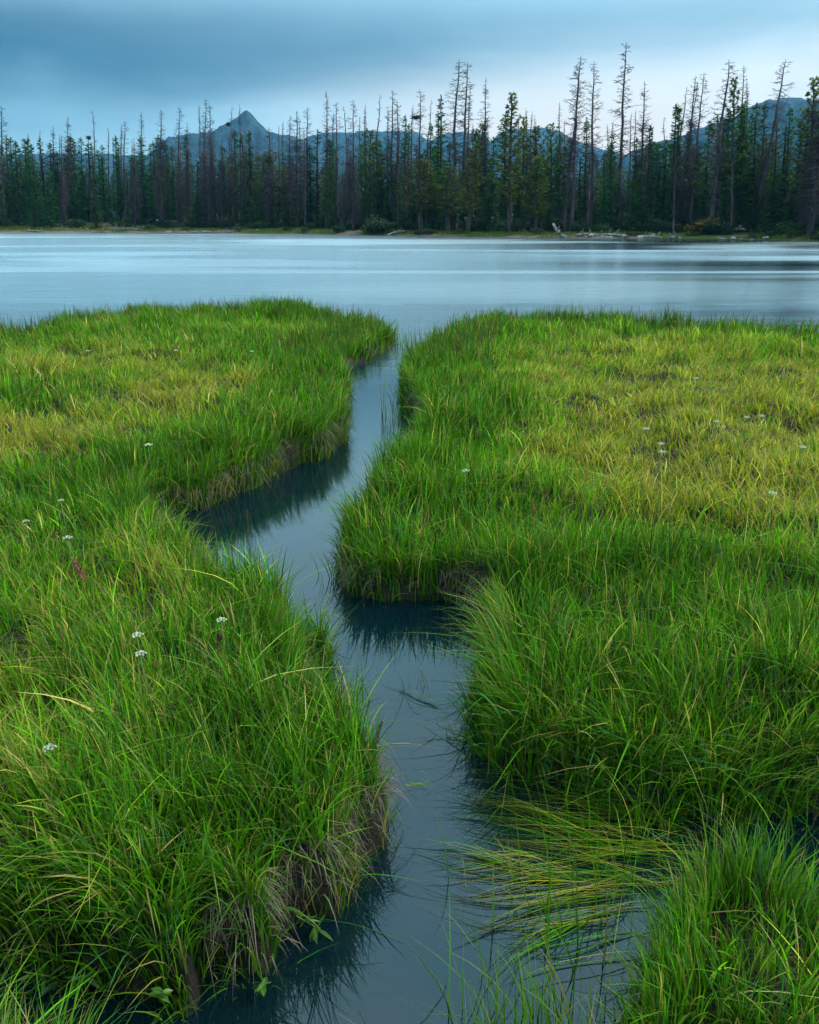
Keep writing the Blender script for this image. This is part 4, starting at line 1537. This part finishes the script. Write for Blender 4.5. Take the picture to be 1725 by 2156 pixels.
def stone(px, t, s, label, sx=1.0, name='shore_stone', lift=0.05):
    x, Y, z = place_on_shore(px, t)
    o = link_obj(name, random.choice(RK), None, None, label=label, category='stone', group='stones along the far shore')
    o.location = (x, Y, max(z, -0.05) + lift * s)
    o.rotation_euler = (random.uniform(-0.2, 0.2), random.uniform(-0.2, 0.2), random.uniform(0, 6.28) if sx == 1 else random.uniform(-0.2, 0.2))
    o.scale = (s * sx, s, s)


stone(25, 26, 2.4, 'long pale boulder among the dark spruces on the rising bank', 1.8, 'pale_boulder', 0.3)
stone(50, 24, 1.9, 'pale cracked boulder beside the long pale boulder', 1.9, 'pale_boulder', 0.3)
stone(36, 12, 1.5, 'flat pale boulder below the two upper boulders', 1.9, 'pale_boulder', 0.3)
stone(92, 20, 1.2, 'small pale boulder behind the mid-sized green spruce', 1.6, 'pale_boulder', 0.3)
stone(214, 8, 0.9, 'white upright stone beside the blue tent', 1.0, 'white_stone', 0.4)
stone(710, 1.2, 0.7, 'white stone on the grass above the water beside the small round shrub', 1.0, 'white_stone', 0.3)
for px in (1262, 1270, 1288, 1296, 1304, 1248, 1236, 1318, 1372, 1378):
    stone(px, random.uniform(0.0, 0.8), random.uniform(0.4, 0.8), 'grey stone in the driftwood tangle at the shore under the tallest spire')
for px in (1522, 1530, 1550, 1566, 1590, 1620, 1690):
    stone(px, random.uniform(-0.2, 0.3), random.uniform(0.3, 0.7), 'low grey stone at the grassy waterline before the rounded mountain')
for px in (150, 60, 110, 180, 240, 330, 520, 540, 600, 640):
    stone(px, random.uniform(-0.1, 2.5), random.uniform(0.3, 0.6), 'small grey stone at the waterline of the far bank')


def tent():
    x, Y, z = place_on_shore(248, 10)
    o = bpy.data.objects.new('tent', None)
    COL.objects.link(o)
    o.location = (x, Y, z)
    o.rotation_euler = (0, 0, 0.25)
    o['label'] = 'teal blue ridge tent half hidden behind the pale leaning pole'
    o['category'] = 'tent'
    fl = MB()
    a = [Vector(p) for p in ((-1.1, -0.8, 0), (1.1, -0.8, 0), (0.95, 0, 1.15), (-0.95, 0, 1.15), (-1.1, 0.8, 0), (1.1, 0.8, 0), (0, 0, 1.05), (0, -0.75, 0), (0, 0.75, 0))]
    for q in ((0, 7, 6, 3), (7, 1, 2, 6), (8, 4, 3, 6), (5, 8, 6, 2)):
        fl.poly([a[i] for i in q])
    link_obj('flysheet', fl.mesh('tent_flysheet'), M_TENT, o)
    en = MB()
    en.poly([a[0], a[3], a[4]])
    en.poly([a[1], a[5], a[2]])
    link_obj('end_panel', en.mesh('tent_end'), M_TENT, o)
    pl = MB()
    pl.tube([(-1.0, 0, 0), (-0.97, 0, 1.2)], [0.015, 0.015], 5)
    link_obj('pole', pl.mesh('tent_pole'), M_LOG, o)
    x, Y, z = place_on_shore(324, 9)
    tb = MB()
    r = random.Random(5)
    g = [[Vector((-0.9 + 1.8 * i / 5, -0.5 + j / 3.0, 0.08 + (0.30 * math.exp(-((i - 2.5) ** 2) / 2)) * math.sin(math.pi * (j + 0.5) / 4) + r.uniform(0, 0.08))) for j in range(4)] for i in range(6)]
    for i in range(5):
        for j in range(3):
            tb.poly([g[i][j], g[i + 1][j], g[i + 1][j + 1], g[i][j + 1]])
    o2 = link_obj('tarp', tb.mesh('tarp'), M_TARP, None, label='bright blue crumpled tarp lying at the end of the trodden path', category='tarp')
    o2.location = (x, Y, z)


tent()

# ------------------------------------------------------------------ meadow flowers and plants
def meadow_base(px, py):
    """where a plant whose head shows at (px,py) is rooted on the meadow"""
    x, y = ground_pt(px, py, 0.42)
    return x, y


def umbel(px, py, size=1.0, label='', lean=0.0):
    r = random.Random(px * 3 + py)
    x, y = meadow_base(px, py)
    z = float(meadow_z(np.array([x]), np.array([y]))[0])
    H = 0.42 - z
    size *= 0.48
    o = bpy.data.objects.new('umbel_flower', None)
    COL.objects.link(o)
    o.location = (x, y, z)
    o['label'] = label
    o['category'] = 'flower'
    o['group'] = 'white umbel flowers in the meadow'
    st = MB()
    top = Vector((0.0, 0.0, H))
    st.tube([(0, -0.01, 0), (0.005, 0, H * 0.5), top], [0.003, 0.0025, 0.002], 5)
    fl = MB()
    for k in range(9):
        a = k * 2.4
        rr = 0.028 * math.sqrt(k / 8.0) * size
        c = top + Vector((math.cos(a) * rr, math.sin(a) * rr, 0.022 * size - rr * 0.3))
        st.tube([top, top.lerp(c, 0.6) + Vector((0, 0, 0.001)), c], [0.0012, 0.0010, 0.0009], 3)
        for q in range(16):
            d = Vector((r.gauss(0, 1), r.gauss(0, 1), abs(r.gauss(0, 0.7)) - 0.1)).normalized()
            p = c + d * r.uniform(0.003, 0.0085) * size
            s = 0.0030 * size
            u = d.orthogonal().normalized() * s
            v = d.cross(u).normalized() * s
            fl.poly((p - u - v, p + u - v, p + u + v, p - u + v))
    link_obj('stem', st.mesh('umbel_stem'), M_STEM, o)
    link_obj('umbel', fl.mesh('umbel_head', False), M_PETAL, o)


UM = [(54, 1100, 1.0, 'white umbel flower at the brink of the far bank inlet, alone in lush grass'), (128, 1056, 0.9, 'small pale umbel flower in tall grass beside the creek inlet'),
      (142, 1136, 1.3, 'full white umbel flower above the rusty dock stalk'), (289, 1342, 1.25, 'upper of two white umbel flowers standing close together'),
      (296, 1381, 1.2, 'lower of two white umbel flowers standing close together'), (466, 1310, 1.2, 'white umbel flower in front of a brown stalk near the creek'),
      (104, 1580, 1.15, 'lone white umbel flower in dense near grass')]
for a in UM:
    umbel(*a)
for px, py in ((185, 741), (370, 766 - 26), (530, 742), (1466, 799), (1508, 891), (1572, 882), (1392, 938), (1393, 955), (1360, 906), (980, 995), (1626, 1043), (1603, 879), (1690, 945), (312, 940)):
    umbel(px, py, 1.5, 'small pale umbel flower scattered in the yellowing meadow')


def dock(px, py, px2, py2, mat, label, name='dock_stalk', thick=1.0):
    r = random.Random(px + py)
    x, y = ground_pt(px2, py2, 0.22)
    z = float(meadow_z(np.array([x]), np.array([y]))[0])
    Y = y
    tip = at_dist(px, py, Y)
    v = tip - Vector((x, y, z))
    o = bpy.data.objects.new(name, None)
    COL.objects.link(o)
    o.location = (x, y, z)
    o['label'] = label
    o['category'] = 'weed'
    o['group'] = 'dry seed stalks in the meadow'
    st, sd = MB(), MB()
    st.tube([(0, 0, 0), v * 0.5 + Vector((0.004, 0, 0)), v], [0.003, 0.0025, 0.0015], 5)
    for k in range(130):
        f = r.uniform(0.42, 1.0)
        p = v * f
        d = Vector((r.gauss(0, 1), r.gauss(0, 1), r.gauss(0.3, 0.7))).normalized()
        rr = 0.011 * thick * (1.25 - 0.8 * abs(f - 0.68) / 0.32 * 0.6)
        c = p + d * rr * r.uniform(0.3, 1)
        s = 0.004 * thick
        u = d.orthogonal().normalized() * s
        w_ = d.cross(u).normalized() * s
        sd.poly((c - u, c + w_, c + u + d * s, c - w_))
    link_obj('stem', st.mesh('dock_stem'), M_SEED_DARK, o)
    link_obj('seed_head', sd.mesh('dock_seed', False), mat, o)


dock(156, 1178, 190, 1240, M_SEED, 'leaning rusty red dock stalk under the full white umbel flower', thick=1.3)
dock(1124, 1054, 1122, 1100, M_SEED, 'upright rusty seed stalk above the dark tussock bend', thick=1.0)
dock(462, 1330, 458, 1400, M_SEED_DARK, 'brown seed stalk right below a white umbel flower', thick=0.9)
dock(806, 1520, 770, 1590, M_SEED_DARK, 'dark seed spike in the grass hanging over the creek', thick=0.55)
dock(118, 1688, 190, 1660, M_SEED_DARK, 'toppled brown seed head lying in the near grass', thick=1.2)
dock(520, 1075, 520, 1110, M_SEED_DARK, 'small dark seed stalk at the thatched inlet bank', thick=0.8)
dock(1595, 1130, 1600, 1175, M_SEED_DARK, 'small dark seed stalk in the lush grass beyond the creek tussock', thick=0.8)


def leaf_me(name, L, W, col):
    mb = MB()
    n = 6
    for s in (-1, 1):
        for k in range(n):
            t0, t1 = k / n, (k + 1) / n
            w0, w1 = W * math.sin(math.pi * t0 ** 0.8) * s, W * math.sin(math.pi * t1 ** 0.8) * s
            z0, z1 = -0.25 * L * t0 ** 2, -0.25 * L * t1 ** 2
            q = [(0, L * t0, z0), (w0, L * t0, z0 + abs(w0) * 0.35), (w1, L * t1, z1 + abs(w1) * 0.35), (0, L * t1, z1)]
            if s < 0:
                q.reverse()
            mb.poly(q, col)
    return mb.mesh(name)


LEAF = [leaf_me('lance_leaf', 0.11, 0.012, (0.045, 0.13, 0.018)), leaf_me('oval_leaf', 0.06, 0.016, (0.07, 0.18, 0.02)), leaf_me('broad_leaf', 0.075, 0.02, (0.035, 0.11, 0.025))]
for m_ in LEAF:
    m_.materials.append(M_PLANT)


def leafy(px, py, zz, H, n, var, label, spread=1.0):
    r = random.Random(px + 5 * py)
    x, y = ground_pt(px, py, zz)
    z = min(float(meadow_z(np.array([x]), np.array([y]))[0]), zz)
    z = max(z, -0.05)
    o = bpy.data.objects.new('leafy_plant', None)
    COL.objects.link(o)
    o.location = (x, y, z)
    o['label'] = label
    o['category'] = 'plant'
    st = MB()
    stems = []
    for s in range(max(1, n // 6)):
        a = r.uniform(0, 6.28)
        tip = Vector((math.cos(a) * 0.06 * spread, math.sin(a) * 0.06 * spread - 0.02, H * r.uniform(0.7, 1.1)))
        stems.append(tip)
        st.tube([(0, 0, 0), tip * 0.5 + Vector((0, 0, 0.01)), tip], [0.0022, 0.002, 0.0014], 4)
    link_obj('stem', st.mesh('plant_stem'), M_STEM, o)
    for k in range(n):
        tip = stems[k % len(stems)]
        f = r.uniform(0.35, 1.0)
        c = link_obj('leaf', LEAF[var], None, o)
        c.location = tip * f
        s = r.uniform(0.28, 0.5)
        c.scale = (s, s, s)
        c.rotation_euler = (r.uniform(-0.1, 0.7), r.uniform(-0.3, 0.3), r.uniform(0, 6.28))


leafy(372, 1052, 0.12, 0.16, 26, 2, 'dark leafy weed on the cut bank at the head of the creek inlet', 2.2)
leafy(335, 1068, 0.10, 0.13, 18, 2, 'low leafy weed tucked against the bank behind the inlet', 2.0)
leafy(150, 1985, 0.12, 0.16, 18, 0, 'weed with long lance leaves under the dark overhanging bank', 1.6)
leafy(205, 1998, 0.10, 0.15, 14, 0, 'second lance-leaved weed beside the dark gap in the bank', 1.6)
leafy(690, 1885, 0.10, 0.16, 14, 0, 'light green weed on the thatch at the corner of the undercut bank', 1.3)
leafy(305, 2055, 0.08, 0.10, 12, 1, 'small round-leaved weed at the foot of the hanging thatch', 1.5)
leafy(500, 2012, 0.08, 0.10, 10, 1, 'small round-leaved sprig at the waterline below the long thatch', 1.5)
leafy(545, 1330, 0.12, 0.10, 12, 2, 'bluish leafy weed at the brink beyond the brown stalk', 1.5)

# ------------------------------------------------------------------ the air between here and the mountains
def haze():
    m = bpy.data.materials.new('haze_air')
    m.use_nodes = True
    w = NT(m.node_tree)
    v = w.n('ShaderNodeVolumePrincipled')
    v.inputs['Color'].default_value = (0.20, 0.62, 1.0, 1)
    v.inputs['Density'].default_value = 0.00017
    v.inputs['Anisotropy'].default_value = 0.1
    o = w.n('ShaderNodeOutputMaterial')
    w.link(v.outputs[0], o.inputs['Volume'])
    mb = MB()
    x0, x1, y0, y1, z0, z1 = -1700, 1700, -30, 2250, -6, 240
    P = [(x0, y0, z0), (x1, y0, z0), (x1, y1, z0), (x0, y1, z0), (x0, y0, z1), (x1, y0, z1), (x1, y1, z1), (x0, y1, z1)]
    b = len(mb.v)
    mb.v += P
    mb.c += [(1, 1, 1)] * 8
    mb.f += [(0, 3, 2, 1), (4, 5, 6, 7), (0, 1, 5, 4), (1, 2, 6, 5), (2, 3, 7, 6), (3, 0, 4, 7)]
    me = mb.mesh('haze', False)
    link_obj('haze', me, m, kind='stuff', label='thin blue evening air before the mountains')


haze()
print('blades', TOTAL[0], 'objects', len(bpy.data.objects), 'tris', sum(len(p.loops) - 2 * len(p.polygons) for p in bpy.data.meshes))
